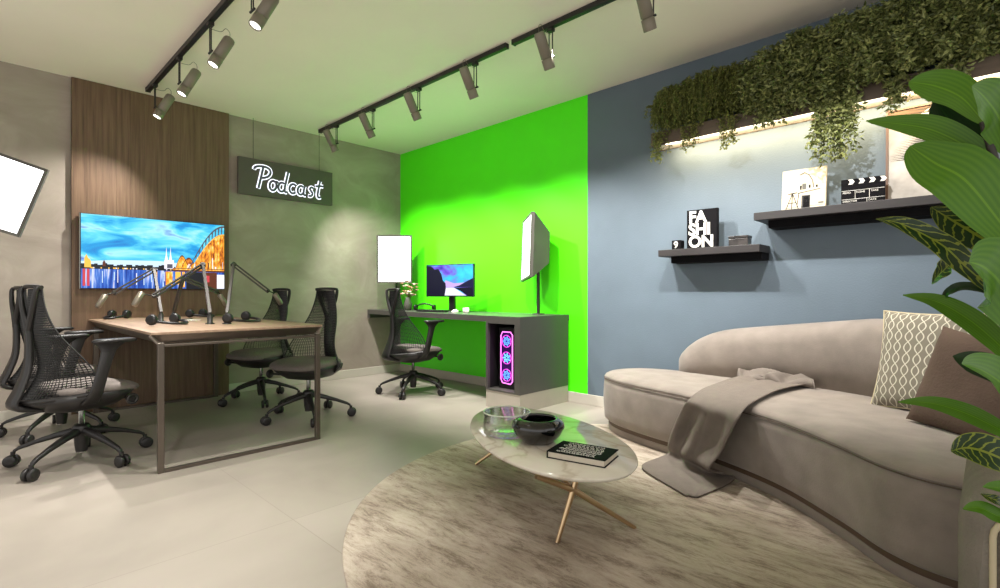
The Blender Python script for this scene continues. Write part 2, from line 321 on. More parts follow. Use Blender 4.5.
def arc(u0, u1, vb, vp, mi, th, k, full=1.0):
    n = 22; a = []
    for i in range(n+1):
        t = i/n; uu = u0+(u1-u0)*t; a.append((uu, vb+(vp-vb)*math.sin(PI*full*t)))
    for i in range(n):
        (ua, va), (ub, vb_) = a[i], a[i+1]
        pic.add([tvp(ua,va-th,k), tvp(ub,vb_-th,k), tvp(ub,vb_,k), tvp(ua,va,k)], [(0,1,2,3)], mi)
    return a
for (u0, u1, vp, full) in ((.62, .72, .50, 1), (.66, .78, .47, 1)):
    a = arc(u0, u1, .30, vp, 4, .02, 6, full); 
    pic.add([tvp(x, y, 4.5) for x, y in a], [tuple(range(len(a)))], 2)
a = arc(.72, 1.0, .32, .99, 8, .028, 8, .5); a2 = arc(.735, 1.0, .30, .86, 7, .022, 8, .5)
pic.add([tvp(x, y, 5) for x, y in a2]+[tvp(1, .3, 5)], [tuple(range(len(a2)+1))], 2)
for i in range(2, 22, 2): pic.add([tvp(a[i][0], a2[i][1], 7), tvp(a[i][0]+.007, a2[i][1], 7), tvp(a[min(i+1,22)][0], a[min(i+1,22)][1]-.01, 7), tvp(a[i][0], a[i][1]-.01, 7)], [(0,1,2,3)], 8)
for i in range(1, 22, 2): u = a2[i][0]; q(u, .30, u+.004, a2[i][1], 4, 9)
for i in range(26): u = rnd.uniform(.64, .99); q(u, .31, u+.006, .31+rnd.uniform(.03, .22)*(u-.55)*2.2, rnd.choice([7, 4, 3]), 7)
q(.60, .255, 1.0, .305, 4, 10); q(.60, .28, 1.0, .295, 2, 11)
q(.70, .0, .84, .25, 1, 9); q(.84, .0, .94, .25, 4, 9); q(.94, .0, 1, .22, 3, 9); q(.62, .06, .66, .25, 7, 5); q(.67, .02, .69, .25, 2, 5); q(.55, .05, .60, .25, 2, 3); q(.85,.1,.88,.2,5,10)
pc = pic.build('skyline_picture', PM, tv); pc.parent = screen

# ------------------------------------------------------------------ podcast sign
sg = empty('podcast_sign', (.05, -1.488, 1.992), 0, 'dark rectangular sign with glowing script word Podcast hung on two wires', 'sign')
MB().box((0, -.503, 0), (.035, .503, .372)).build('board', M['signboard'], sg, bevel=.002)
for yy in (-.354, .354): MB().tube([(.015, yy, .372), (.015, yy, H-1.992)], .0025, n=6).build('hanging_wire', M['darkmetal'], sg)
def arcpts(cx, cy, rx, ry, a0, a1, n=14): return [(cx+rx*math.cos(math.radians(a0+(a1-a0)*i/n)), cy+ry*math.sin(math.radians(a0+(a1-a0)*i/n))) for i in range(n+1)]
letters = {
 'P': [[(.20,0),(.26,.5),(.32,1.02)], [(-.08,.86),(-.04,.97),(.12,1.04),(.40,1.06),(.62,.98),(.68,.80),(.58,.62),(.40,.53),(.24,.50)]],
 'o': [arcpts(.86,.23,.16,.23,60,420)+[(1.02,.44),(1.10,.40)]],
 'd': [arcpts(1.28,.23,.16,.22,50,360), [(1.52,1.0),(1.47,.6),(1.43,.2),(1.46,.03),(1.56,.02)]],
 'c': [arcpts(1.84,.24,.18,.23,50,320)],
 'a': [arcpts(2.24,.23,.16,.22,50,360), [(2.42,.46),(2.39,.2),(2.42,.03),(2.52,.02)]],
 's': [[(2.90,.42),(2.78,.47),(2.70,.38),(2.78,.27),(2.86,.16),(2.80,.03),(2.66,.02)]],
 't': [[(3.20,.86),(3.15,.4),(3.14,.12),(3.20,.01),(3.32,.04)], [(2.98,.56),(3.18,.60),(3.40,.62)]]}
SX, SZ = .215, .215
def lp(p, xx):
    x, z = p; return (xx, -.503+.125+(x+.1+z*.10)*SX, .078+z*SZ - x*.004)
for ch, strokes in letters.items():
    g = MB(); d = MB()
    for s_ in strokes:
        pts = catmull([(a, b_, 0) for a, b_ in s_], 4); P3 = [lp((p.x, p.y), .041) for p in pts]
        g.tube(P3, .021, n=10, flat=(0, .038, .25)); d.tube([(.0455, p[1], p[2]) for p in P3], .0125, n=8, flat=(0, .044, .3))
    lo = g.build('neon_letter', M['neon'], sg); d.build('letter_face', M['neondark'], lo)

# ------------------------------------------------------------------ track lights
def track(name, y, x0, x1, label):
    t = empty(name, ((x0+x1)/2, y, H), 0, label, 'light track'); L = x1-x0
    b = MB(); b.box((-L/2, -.018, -.034), (L/2, .018, 0)); b.build('rail', M['darkmetal'], t, bevel=.002)
    MB().box((-L/2+.01, -.006, -.036), (L/2-.01, .006, -.0335)).build('rail_slot', M['black'], t)
    for s_ in (-1, 1): MB().box((s_*L/2-.006, -.019, -.036), (s_*L/2+.006, .019, -.0)).build('end_cap', M['black'], t)
track('light_track', -2.77, .2, 4.4, 'black ceiling light track running above the podcast table')
track('light_track', -1.19, .2, 2.985, 'black ceiling light track ending over the green wall')
track('light_track', -1.19, 3.055, 5.6, 'black ceiling light track in front of the blue wall')
def spot_lamp(x, y, dirv, label, group):
    t = empty('track_spotlight', (x, y, H-.036), 0, label, 'spotlight', group)
    d = Vector(dirv).normalized(); sgn = 1 if d.y > 0 else -1
    J = Vector((0, 0, -.19))
    a = MB(); a.box((-.022, -.017, -.022), (.022, .017, 0)); a.build('track_adapter', M['darkmetal'], t, bevel=.002)
    r = MB(); r.tube([(-.014, 0, -.02), (-.014, 0, -.19)], .004, n=8); r.tube([(.014, 0, -.02), (.014, 0, -.19)], .004, n=8); r.tube([(-.03, 0, -.19), (.03, 0, -.19)], .007, n=8); r.build('yoke_rod', M['darkmetal'], t)
    side = d.cross(Vector((1, 0, 0))).normalized()
    side = side if side.y*sgn > 0 else -side
    c = J - side*0.045*0 + Vector((0, -sgn*.0, 0)) + Vector((0, 0, 0))
    off = side*(-.048)
    q_ = d.to_track_quat('Z', 'Y').to_matrix().to_4x4()
    mt = Matrix.Translation(J+off) @ q_
    body = MB(); body.lathe([(.026,-.165),(.033,-.16),(.036,-.15),(.036,-.005),(.030,-.004),(.030,.002)], mtx=mt, n=24); bo = body.build('lamp_body', M['lampbody'], t)
    ring = MB(); ring.lathe([(.030,.0),(.037,.003),(.037,.062),(.035,.066),(.031,.066),(.029,.058)], mtx=mt, n=24, cap0=False, cap1=False); ring.build('front_ring', M['lampbody'], t)
    le = MB(); le.lathe([(.029,.060),(.001,.061)], mtx=mt, n=24, cap0=False); le.build('lens', M['lens'], t)
    cb = catmull([mt @ Vector((0, 0, -.16)), mt @ Vector((0, .02, -.20)), mt @ Vector((0, .05, -.205)), mt @ Vector((.0, .062, -.165)), J+Vector((0, 0, .15))], 5)
    cab = MB(); cab.tube(cb, .0018, n=6); cab.build('power_cable', M['cable'], t)
    wp = Matrix.Translation(Vector((x, y, H-.036))) @ mt
    return wp @ Vector((0, 0, .085)), d
def spot_light(p, d, e, size=66, blend=.6, r=.02, col=(1, .965, .925)):
    li = bpy.data.lights.new('spot_beam', 'SPOT'); li.energy = e; li.spot_size = math.radians(size); li.spot_blend = blend; li.shadow_soft_size = r; li.color = col
    o = bpy.data.objects.new('spot_beam', li); C.objects.link(o); o.location = p; o.rotation_euler = Vector(d).to_track_quat('-Z', 'Y').to_euler(); return o
gl = 'spotlights on the track above the podcast table'; gr = 'spotlights on the tracks facing the green and blue walls'
ll = ['track spotlight nearest the walnut panel', 'second track spotlight from the walnut panel', 'third track spotlight from the walnut panel', 'track spotlight cut by the top edge above the television', 'track spotlight on the table track beyond the one cut by the top edge']
for i, x in enumerate((.44, 1.15, 1.85, 2.55, 3.25)):
    p, d = spot_lamp(x, -2.77, (0, -.45, -.89), ll[i], gl); spot_light(p, d, 90, 100, .8)
rl = ['leftmost track spotlight over the sign and concrete wall', 'second track spotlight from the concrete wall corner', 'middle spotlight on the green wall track', 'last spotlight before the gap between two tracks', 'first spotlight after the gap between two tracks', 'spotlight above the blue wall cut by the top edge', 'last spotlight on the track before the blue wall, nearest the potted plant']
for i, x in enumerate((.56, 1.25, 1.96, 2.66, 3.385, 4.10, 4.80)):
    p, d = spot_lamp(x, -1.19, (0, .5, -.87), rl[i], gr); spot_light(p, d, 118 if i < 4 else 84, 92, .75)

# ------------------------------------------------------------------ chair
def make_chair(arms):
    root = empty('office_chair')
    # seat
    def sq(rx, ry, z, cy=0, e=3.2, n=36, tip=0):
        r = []
        for k in range(n):
            a = 2*PI*k/n; c_, s_ = math.cos(a), math.sin(a)
            x = math.copysign(abs(c_)**(2/e), c_)*rx; y = math.copysign(abs(s_)**(2/e), s_)*ry+cy
            r.append(Vector((x, y, z - (tip*max(0, y)**2))))
        return r
    MB().rings([sq(.19,.17,.42,.03), sq(.235,.215,.425,.03,tip=.3), sq(.245,.225,.44,.03,tip=.35), sq(.24,.22,.460,.03,tip=.4), sq(.215,.195,.474,.03,tip=.45), sq(.14,.12,.478,.03,tip=.4)]).build('seat', M['seatfab'], root)
    MB().rings([sq(.09,.10,.315,-.02), sq(.15,.17,.33,-.02), sq(.225,.215,.38,-.01), sq(.245,.235,.425,.01), sq(.2,.2,.43,.01)]).build('seat_pan', M['chair'], root)
    k = MB(); k.lathe([(.012,-.0),(.030,.0),(.034,.006),(.034,.016),(.030,.022),(.018,.022),(.018,.012)], mtx=Matrix.Translation((.225,.16,.365)) @ Matrix.Rotation(PI/2, 4, 'Y'), n=20)
    k.tube([(.1,.16,.365),(.23,.16,.365)], .008, n=8); k.build('tilt_knob', M['chair'], root)
    # back net
    m = MB(); NS, NT = 38, 46; vs = []; uvs = []
    for j in range(NT+1):
        t = j/NT
        for i in range(NS+1):
            s_ = i/NS*2-1
            w = .085+.185*(1-t)**1.25
            wrap = (1-t)**2.0
            lum = -.055*math.exp(-((t-.28)/.22)**2)
            yb = -.235-lum*.0 - .0*t + .045*math.exp(-((t-.30)/.25)**2)
            yb -= .055*(1-t)**9
            y = yb + wrap*.26*abs(s_)**2.2 + .02*(1-wrap)*abs(s_)**2
            x = s_*w*(1+.0*t)
            z = .40+.62*t + wrap*.035*abs(s_)**2
            vs.append((x, y, z))
    fs = []
    for j in range(NT):
        for i in range(NS):
            a = j*(NS+1)+i
            fs.append((a, a+1, a+NS+2, a+NS+1))
    m.add(vs, fs, 0, False); o = m.build('back_net', M['net'], root)
    wmod = o.modifiers.new('wire', 'WIREFRAME'); wmod.thickness = .0068; wmod.use_even_offset = False; wmod.use_boundary = True
    # rim along the net edges
    rim = MB(); row = lambda j, i: Vector(vs[j*(NS+1)+i])
    rim.tube([row(0, i) for i in range(NS+1)], .013, n=8)
    rim.build('lower_rim', M['chair'], root)
    for e in (0, NS): pass
    sd = MB()
    for e in (0, NS): sd.tube([row(j, e) for j in range(NT+1)], .0045, n=6)
    sd.build('net_edge', M['net'], root)
    # belly shell joining rim to the seat pan
    bs = MB(); r0 = [row(0, i)+Vector((0,0,-.005)) for i in range(NS+1)]; r1 = [Vector((p.x*.82, p.y+.13*(1-abs(i/NS*2-1)), .340+.035*abs(i/NS*2-1))) for i, p in enumerate(r0)]
    bs.rings([r0, r1], smooth=True, cap0=False, cap1=False, closed=False); bo = bs.build('rear_shell', M['chair'], root); sm = bo.modifiers.new('s', 'SOLIDIFY'); sm.thickness = .012
    # Y spine
    sp = MB()
    trunk = catmull([(0,-.12,.335),(0,-.24,.355),(0,-.315,.385),(0,-.285,.47),(0,-.25,.58),(0,-.243,.70),(0,-.247,.80)], 5)
    rs = []
    for i, p in enumerate(trunk):
        t = (trunk[min(i+1,len(trunk)-1)]-trunk[max(i-1,0)]).normalized(); nrm = Vector((1,0,0)).cross(t)
        f = i/(len(trunk)-1); w = .05*(1-f)+.024*f+.02*math.sin(PI*min(1,f*1.4)); d_ = .016
        rs.append([p+Vector((1,0,0))*w*a+nrm*d_*b_ for a, b_ in ((-1,-.5),(-.6,-1),(.6,-1),(1,-.5),(1,.5),(.6,1),(-.6,1),(-1,.5))])
    sp.rings(rs)
    for sx in (-1, 1):
        br = catmull([(0,-.247,.77),(sx*.028,-.248,.84),(sx*.07,-.25,.93),(sx*.092,-.247,1.01),(sx*.094,-.236,1.035)], 4)
        sp.tube(br, [.018-.007*i/(len(br)-1) for i in range(len(br))], n=8)
    sp.build('spine', M['chair'], root)
    tb = MB(); tb.tube(catmull([(-.105,-.225,1.03),(-.05,-.238,1.036),(.05,-.238,1.036),(.105,-.225,1.03)], 4), .012, n=10); tb.build('top_bar', M['chair'], root)
    if arms:
        for sx in (-1, 1):
            ar = MB(); p = catmull([(sx*.225,-.05,.375),(sx*.285,-.045,.44),(sx*.30,-.02,.56),(sx*.295,.01,.67),(sx*.29,.02,.715)], 5); rs = []
            for i, c_ in enumerate(p):
                f = i/(len(p)-1); ww = .042-.012*math.sin(PI*min(1, f*1.1))+.05*max(0, f-.75)*3; th = .011
                rs.append([c_+Vector((th*a, ww*b_, 0)) for a, b_ in ((-1,-.8),(-.5,-1),(.5,-1),(1,-.8),(1,.8),(.5,1),(-.5,1),(-1,.8))])
            ar.rings(rs); ao = ar.build('armrest', M['chair'], root)
            pd = MB(); rr = []
            for z, sc in ((.715,.8),(.72,1),(.732,1),(.738,.85)):
                rr.append([Vector((sx*.29+math.copysign(abs(math.cos(a))**.6, math.cos(a))*.042*sc, .045+math.copysign(abs(math.sin(a))**.7, math.sin(a))*.11*sc, z)) for a in [2*PI*k_/24 for k_ in range(24)]])
            pd.rings(rr); pd.build('arm_pad', M['chair'], ao)
    g = MB(); g.lathe([(.028,.055),(.028,.20),(.016,.205),(.016,.33)], n=18); g.build('gas_column', M['chrome'], root)
    hb = MB(); hb.lathe([(.028,.06),(.034,.10),(.038,.17),(.046,.205),(.034,.222),(.02,.225)], n=20); hb.build('hub', M['chair'], root)
    for kk in range(5):
        a = 2*PI*kk/5; rot = Matrix.Rotation(a, 4, 'Z')
        lg = MB(); path = [(.03,.185,.026,.020),(.12,.165,.021,.017),(.22,.135,.016,.013),(.30,.105,.013,.011),(.325,.088,.012,.010),(.328,.07,.010,.008)]
        rs = [[rot @ Vector((x+(.0 if i < 4 else .0), w*aa, z+h*bb)) for aa, bb in ((-1,-.8),(-.4,-1),(.4,-1),(1,-.8),(.7,.8),(.3,1),(-.3,1),(-.7,.8))] for i, (x, z, w, h) in enumerate(path)]
        lg.rings(rs); lo = lg.build('leg', M['chair'], root)
        ca = MB()
        for s_ in (-1, 1):
            ca.lathe([(.012,-.010),(.031,-.010),(.034,-.004),(.034,.006),(.028,.011),(.010,.011)], n=18, mtx=rot @ Matrix.Translation((.335, s_*.017, .034)) @ Matrix.Rotation(PI/2, 4, 'X'))
        ca.tube([rot @ Vector((.328,0,.085)), rot @ Vector((.33,0,.034))], .012, n=8)
        ca.build('caster', M['chair'], lo)
    return root
def spin(root, phi):
    for ch in root.children:
        if ch.name.split('.')[0] == 'leg': ch.rotation_euler[2] = math.radians(phi) - root.rotation_euler[2]
CG = 'mesh backed office chairs on casters'
cA = make_chair(True); cA.location = (1.57, -3.385, 0); cA.rotation_euler[2] = math.radians(15); tag(cA, 'net backed office chair in front left, nearest the camera beside the podcast table', 'chair', CG); spin(cA, 26)
cB = copy_tree(cA); cB.location = (.64, -3.385, 0); cB.rotation_euler[2] = math.radians(10); tag(cB, 'net backed office chair at the left edge, close to the television wall'); spin(cB, 35)
cE = copy_tree(cA); cE.location = (1.30, -.76, 0); cE.rotation_euler[2] = math.radians(-2); tag(cE, 'net backed office chair at the grey desk by the green wall'); spin(cE, 18)
cD = make_chair(False); cD.location = (1.53, -1.96, 0); cD.rotation_euler[2] = math.radians(206); tag(cD, 'armless net backed office chair behind the podcast table, nearer its free end', 'chair', CG); spin(cD, -18)
cC = copy_tree(cD); cC.location = (.60, -1.97, 0); cC.rotation_euler[2] = math.radians(199); tag(cC, 'armless net backed office chair behind the podcast table, next to the walnut panel'); spin(cC, -16)

# ------------------------------------------------------------------ podcast table
tb = empty('conference_table', (1.1, -2.655, .011), 0, 'long wood topped meeting table with bronze metal loop leg meeting the walnut panel', 'table')
X0, X1, Y0, Y1 = .032-1.1, 2.13-1.1, -.50, .507
MB().box((X0, Y0, .755), (X1, Y1, .77)).build('tabletop', M['tabletop'], tb, bevel=.002)
ap = MB(); ra = [Vector(p) for p in ((X0,Y0+.002,.755),(X1-.002,Y0+.002,.755),(X1-.002,Y1-.002,.755),(X0,Y1-.002,.755))]; rb = [Vector(p) for p in ((X0,Y0+.05,.705),(X1-.03,Y0+.05,.705),(X1-.03,Y1-.05,.705),(X0,Y1-.05,.705))]
ap.rings([ra, rb], smooth=False); ap.build('apron', M['frame'], tb)
lf = MB()
yo = .458
for s_ in (-1, 1):
    lf.box((X1+.012, s_*yo-.016, -.011), (X1+.040, s_*yo+.016, .712))
lf.box((X1+.012, -yo+.016, -.011), (X1+.040, yo-.016, .008)); lf.box((X1-.02, -yo+.016, .688), (X1+.040, yo-.016, .702))
for s_ in (-1, 1): lf.bar((X1+.022, s_*(yo+.004), .70), (X1-.006, s_*.500, .752), .03, .012)
lf.build('loop_leg', M['frame'], tb, bevel=.003)
lf2 = MB()
for s_ in (-1, 1): lf2.box((X0+.03, s_*yo-.018, -.011), (X0+.07, s_*yo+.018, .705))
lf2.box((X0+.03, -yo+.018, -.011), (X0+.07, yo-.018, .008)); lf2.build('loop_leg', M['frame'], tb, bevel=.003)

# microphones on boom arms
def mic_arm(base, elbow, end, mic, label):
    t = empty('microphone_arm', base, 0, label, 'microphone arm', 'boom microphone arms on the podcast table')
    B = Vector(base); L = lambda p: Vector(p)-B
    e, n_, m_ = L(elbow), L(end), L(mic)
    b = MB(); b.lathe([(.030,0),(.030,.006),(.018,.010),(.018,.055),(.012,.06),(.012,.075)], n=16); b.build('base', M['darkmetal'], t)
    def pair(a, c, name):
        d = (c-a).normalized(); s_ = Vector((0, 0, 1)) - d*d.z
        s_ = s_.normalized() if s_.length > .1 else Vector((1,0,0)); g = MB()
        g.bar(a+s_*.011, c+s_*.011, .018, .011); g.bar(a-s_*.011, c-s_*.011, .018, .011); g.build(name, M['armmetal'], t)
    pair(Vector((0,0,.07)), e, 'lower_arm'); pair(e, n_, 'upper_arm')
    j = MB(); d = (n_-e).cross(e).normalized()
    j.tube([e-d*.014, e+d*.014], .019, n=12); j.tube([n_-d*.012, n_+d*.012], .013, n=10); j.build('joint', M['darkmetal'], t)
    mi = MB(); ax = Vector((m_.x-n_.x, m_.y-n_.y, 0)); ax = ax.normalized() if ax.length > .01 else Vector((0,-1,0))
    dirm = (ax*.5+Vector((0,0,-.86))).normalized()
    mi.tube([m_-dirm*.055, m_-dirm*.05, m_+dirm*.045, m_+dirm*.055], [.012,.02,.02,.013], n=14); mi.build('microphone', M['mic'], t)
    k = MB(); k.tube([n_, (n_+m_)/2+Vector((0,0,.02)), m_-dirm*.03], .005, n=6); k.build('mount', M['darkmetal'], t)
zt = .7815
b1 = onz(161, 322, zt); b2 = onz(210, 324, zt); b3 = onz(227, 324, zt); b4 = onz(174, 320, zt)
mic_arm(b1, onx(154, 270, .70), onx(114, 293, .70), onx(101.5, 301, .72), 'boom microphone arm nearest the television, reaching left over the table')
mic_arm(b2, onx(203, 265, 1.05), onx(154, 296, 1.2), onx(138, 299, 1.24), 'boom microphone arm in the middle of the table, reaching left')
mic_arm(b3, onx(233.6, 264.6, 1.1), onx(268, 291, 1.15), onx(278, 299, 1.15), 'boom microphone arm reaching right toward the armless chairs')
mic_arm(b4, onx(183, 278, .85), onx(217, 292, .75), onx(223, 300, .75), 'small boom microphone arm standing between two left reaching arms')
def headphones(p, q_, label):
    P, Q = Vector(p), Vector(q_); c = (P+Q)/2; t = empty('headphones', (c.x, c.y, zt), 0, label, 'headphones', 'headphones lying on the podcast table')
    d = (Q-P); w = d.length/2; a = math.atan2(d.y, d.x); R_ = Matrix.Rotation(a, 4, 'Z')
    for s_ in (-1, 1):
        cu = MB(); cu.lathe([(.018,-.020),(.032,-.018),(.036,-.008),(.036,.006),(.031,.018),(.018,.020)], n=20, mtx=R_ @ Matrix.Translation((s_*w, 0, .040)) @ Matrix.Rotation(PI/2, 4, 'Y')); cu.build('ear_cup', M['black'], t)
    bn = MB(); pts = [R_ @ Vector((w*math.cos(k*PI/14), -.015-.13*math.sin(k*PI/14), .03-.018*math.sin(k*PI/14))) for k in range(15)]; bn.tube(pts, .009, n=8); bn.build('headband', M['black'], t)
headphones(onz(112, 319, zt), onz(127, 319, zt), 'black headphones at the far left of the tabletop')
headphones(onz(152, 326, zt), onz(175, 324, zt), 'black headphones at the front of the tabletop beside the middle boom arm')
headphones(onz(190, 318, zt), onz(203, 317, zt), 'black headphones behind the white notepad')
headphones(onz(228, 324, zt), onz(246, 321, zt), 'black headphones on the right side of the tabletop')
nb = onz(191, 320.5, zt); t = empty('notepad', (nb.x, nb.y, zt), .3, 'small white notepad lying on the wooden tabletop', 'notepad')
MB().box((-.06, -.04, 0), (.06, .04, .006)).build('pages', M['white'], t); MB().box((-.062, -.042, .006), (-.045, .042, .012)).build('binding', M['black'], t)

# ------------------------------------------------------------------ desk by the green wall
dk = empty('studio_desk', (1.33, -.3, 0), 0, 'long graphite desk with computer niche along the green wall', 'desk')
ox, oy = 1.33, -.3
def P2(x, y): return (x-ox, y-oy)
top = MB(); pl = [P2(.015, -.49), P2(.9, -.575), P2(2.257, -.686), P2(2.665, -.686), P2(2.665, -.002), P2(.015, -.002)]
top.rings([[Vector((a, b_, z)) for a, b_ in pl] for z in (.748, .80)], smooth=False); top.build('desktop', M['deskgrey'], dk, bevel=.002)
tw = MB(); x0, x1, y0, y1 = 2.262-ox, 2.665-ox, -.686-oy, -.018-oy
for lo, hi in (((x0,y0,.15),(x0+.022,y1,.748)), ((x1-.062,y0,.15),(x1,y1,.748)), ((x0+.022,y0,.15),(x1-.062,y1,.165)), ((x0+.022,y0,.735),(x1-.062,y1,.748)), ((x0+.022,y1-.02,.165),(x1-.062,y1,.735))): tw.box(lo, hi)
tw.build('niche_cabinet', M['deskgrey'], dk)
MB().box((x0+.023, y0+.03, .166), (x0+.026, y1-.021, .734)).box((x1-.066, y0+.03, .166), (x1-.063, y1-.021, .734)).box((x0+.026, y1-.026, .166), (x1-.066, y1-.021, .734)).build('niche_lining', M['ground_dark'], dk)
MB().box((x0+.0, y0+.004, 0), (x1-.002, y1, .15)).build('plinth', M['plinth'], dk)
MB().box(P2(.0155, -.49)+(.70,), P2(.06, -.02)+(.748,)).build('wall_bracket', M['deskgrey'], dk)
# computer case
pcs = empty('computer_case', (2.442, -.36, .165), 0, 'black computer tower with pink and blue lit fans in the desk niche', 'computer')
MB().box((-.105, -.24, .0), (.105, .2, .535)).build('case', M['black'], pcs, bevel=.008)
og = MB(); hexp = [(-.055,.05),(-.075,.08),(-.075,.46),(-.055,.495),(.04,.495),(.062,.47),(.062,.07),(.04,.045)]
hp = [Vector((a, -.2425, b_)) for a, b_ in hexp]; og.tube(hp+[hp[0]], .0045, n=6); og.build('light_strip', glow('rgb_pink', (255, 120, 235), 2.0), pcs)
MB().add([(a, -.2415, b_) for a, b_ in hexp], [tuple(range(8))]).build('front_glass', mat('violet_glass', (34, 10, 52), .2, emit=(60, 20, 100), estr=.4), pcs)
bl = glow('rgb_blue', (90, 150, 255), 1.5); mg = glow('rgb_magenta', (220, 60, 210), 1.2); cy = glow('rgb_cyan', (120, 220, 255), 1.3)
for i, zz in enumerate((.12, .27, .415)):
    f = MB()
    for r, mi in ((.052, 0), (.030, 1)):
        f.tube([Vector((-.006+r*math.cos(a*PI/10), -.244, zz+r*math.sin(a*PI/10))) for a in range(21)], .004, mi, n=6)
    for a in range(7):
        t_ = a*2*PI/7; f.tube([Vector((-.006+.01*math.cos(t_), -.2435, zz+.01*math.sin(t_))), Vector((-.006+.046*math.cos(t_+.5), -.2435, zz+.046*math.sin(t_+.5)))], .0035, 2, n=5)
    f.build('fan', [mg, bl, cy if i == 1 else bl], pcs)
# monitor
mp_ = ony(450, 281, -.33); mo = empty('computer_monitor', (mp_.x, -.33, .80), math.radians(12), 'black computer monitor showing a violet lake between dark mountains', 'monitor')
mw, mz0, mz1 = .315, .16, .505
MB().box((-mw, -.012, mz0), (mw, .012, mz1)).box((-.2, .012, mz0+.08), (.2, .03, mz1-.08)).build('casing', M['bezel'], mo, bevel=.003)
MB().bar((0, .04, .0), (0, .04, .3), .07, .03, up=(0,1,0)).box((-.04, .0, .2), (.04, .05, .3)).build('stand', M['black'], mo)
MB().lathe([(.11,0),(.11,.008),(.03,.012)], c=(0, .02, 0), n=24).build('stand_foot', M['black'], mo)
mm = MB(); mc = [sky_screen('monitor_sky', [(.3, (40, 40, 150)), (.46, (120, 90, 220)), (.56, (60, 190, 240)), (.7, (70, 220, 230))], 4.5, (1, 1, 1.4), .95), glow('mon_dark', (16, 16, 44), .7), glow('mon_pink', (200, 170, 240), .9), glow('mon_white', (226, 224, 246), .95), glow('mon_navy', (24, 26, 70), .7)]
def mpt(u, v, k): return (-mw+.01+u*(2*mw-.02), -.0125-.0005*k, mz0+.014+v*(mz1-mz0-.024))
def mpoly(pts, mi, k): mm.add([mpt(u, v, k) for u, v in pts], [tuple(range(len(pts)))], mi)
mpoly([(0,0),(1,0),(1,1),(0,1)], 0, 1); mpoly([(.35,.27),(.75,.27),(.85,.42),(.6,.40),(.42,.5)], 2, 2); mpoly([(.36,0),(.86,0),(.6,.26),(.42,.26)], 3, 2.5)
mpoly([(0,0),(.40,0),(.43,.26),(.42,.40),(.36,.5),(.33,.70),(.26,.88),(.18,.86),(.1,.98),(0,1)], 1, 3); mpoly([(.58,.27),(.72,.33),(.86,.45),(1,.56),(1,.27)], 4, 3); mpoly([(1,0),(.88,0),(.75,.14),(.6,.255),(1,.27)], 1, 3.5)
so = mm.build('screen', mc, mo)
kp = ony(432, 309, -.45); kb = empty('keyboard', (kp.x, -.42, .80), math.radians(6), 'black keyboard on the grey desk below the monitor', 'keyboard')
MB().box((-.21, -.065, 0), (.21, .065, .016)).build('body', M['black'], kb, bevel=.004)
ky = MB()
for r in range(4):
    for c_ in range(13): ky.box((-.2+c_*.031, -.058+r*.029, .016), (-.2+c_*.031+.026, -.058+r*.029+.024, .023))
ky.build('keys', M['darkmetal'], kb)
hp_ = ony(424, 306, -.2); hs = empty('headset', (hp_.x, -.2, .80), .4, 'dark headset lying behind the keyboard on the grey desk', 'headset')
MB().tube([Vector((.12*math.cos(k*PI/12), .02, .02+.055*math.sin(k*PI/12))) for k in range(13)], .009, n=8).build('headband', M['black'], hs)
for s_ in (-1, 1): MB().lathe([(.02,-.016),(.034,-.012),(.034,.012),(.02,.016)], n=16, mtx=Matrix.Translation((s_*.12, .02, .034)) @ Matrix.Rotation(PI/2, 4, 'Y')).build('ear_cup', M['black'], hs)
ms = ony(451.5, 311, -.45); mz = empty('computer_mouse', (ms.x+.02, -.42, .80), .2, 'small white computer mouse right of the keyboard', 'mouse')
MB().lathe([(.028,0),(.032,.008),(.028,.022),(.014,.032),(.003,.034)], n=18).build('shell', M['white'], mz).scale = (.9, 1.5, 1)
cp = ony(463, 311, -.4); cz = empty('white_mug', (cp.x, -.36, .80), 0, 'small white cup beside the monitor stand', 'cup')
MB().lathe([(.022,0),(.030,.004),(.032,.05),(.030,.05),(.027,.008)], n=18, cap1=False).build('body', M['white'], cz); MB().tube([Vector((.03+.014*math.sin(k*PI/8), 0, .012+.026*k/8)) for k in range(9)], .003, n=6).build('handle', M['white'], cz)
# flowers
fp = ony(408, 291, -.30); fl = empty('flower_vase', (fp.x, -.30, .80), 0, 'vase of peach and cream flowers behind the desk chair', 'flower vase')
MB().lathe([(.03,0),(.045,.02),(.05,.07),(.03,.13),(.026,.15),(.022,.15),(.024,.12)], n=18, cap1=False).build('vase', M['softback'], fl)
st = MB(); bm_ = MB(); rr = random.Random(9)
for i in range(26):
    a = rr.uniform(0, 2*PI); r = rr.uniform(.01, .13); z = rr.uniform(.20, .36)-r*.4; p = Vector((r*math.cos(a), r*math.sin(a)*.7, z)); st.tube([(0, 0, .12), p*.6+Vector((0,0,.05)), p], .002, n=5)
    mi = rr.choice([0, 1, 1, 2]); s_ = rr.uniform(.018, .032)
    for k in range(7):
        b_ = k*2*PI/7; q1 = p+Vector((math.cos(b_), math.sin(b_), .25))*s_; q2 = p+Vector((math.cos(b_+.5), math.sin(b_+.5), .5))*s_; q0 = p+Vector((0, 0, -.2*s_)); q3 = p+Vector((math.cos(b_+.25), math.sin(b_+.25), .1))*s_*1.3
        bm_.add([q0, q1, q3, q2], [(0,1,2,3)], mi)
    bm_.lathe([(.002,-s_*.4),(s_*.5,0),(s_*.4,s_*.4),(.002,s_*.5)], c=p, mi=mi, n=8)
st.build('stems', M['fern'], fl); bm_.build('blooms', [M['peach'], M['cream'], M['mauve']], fl)

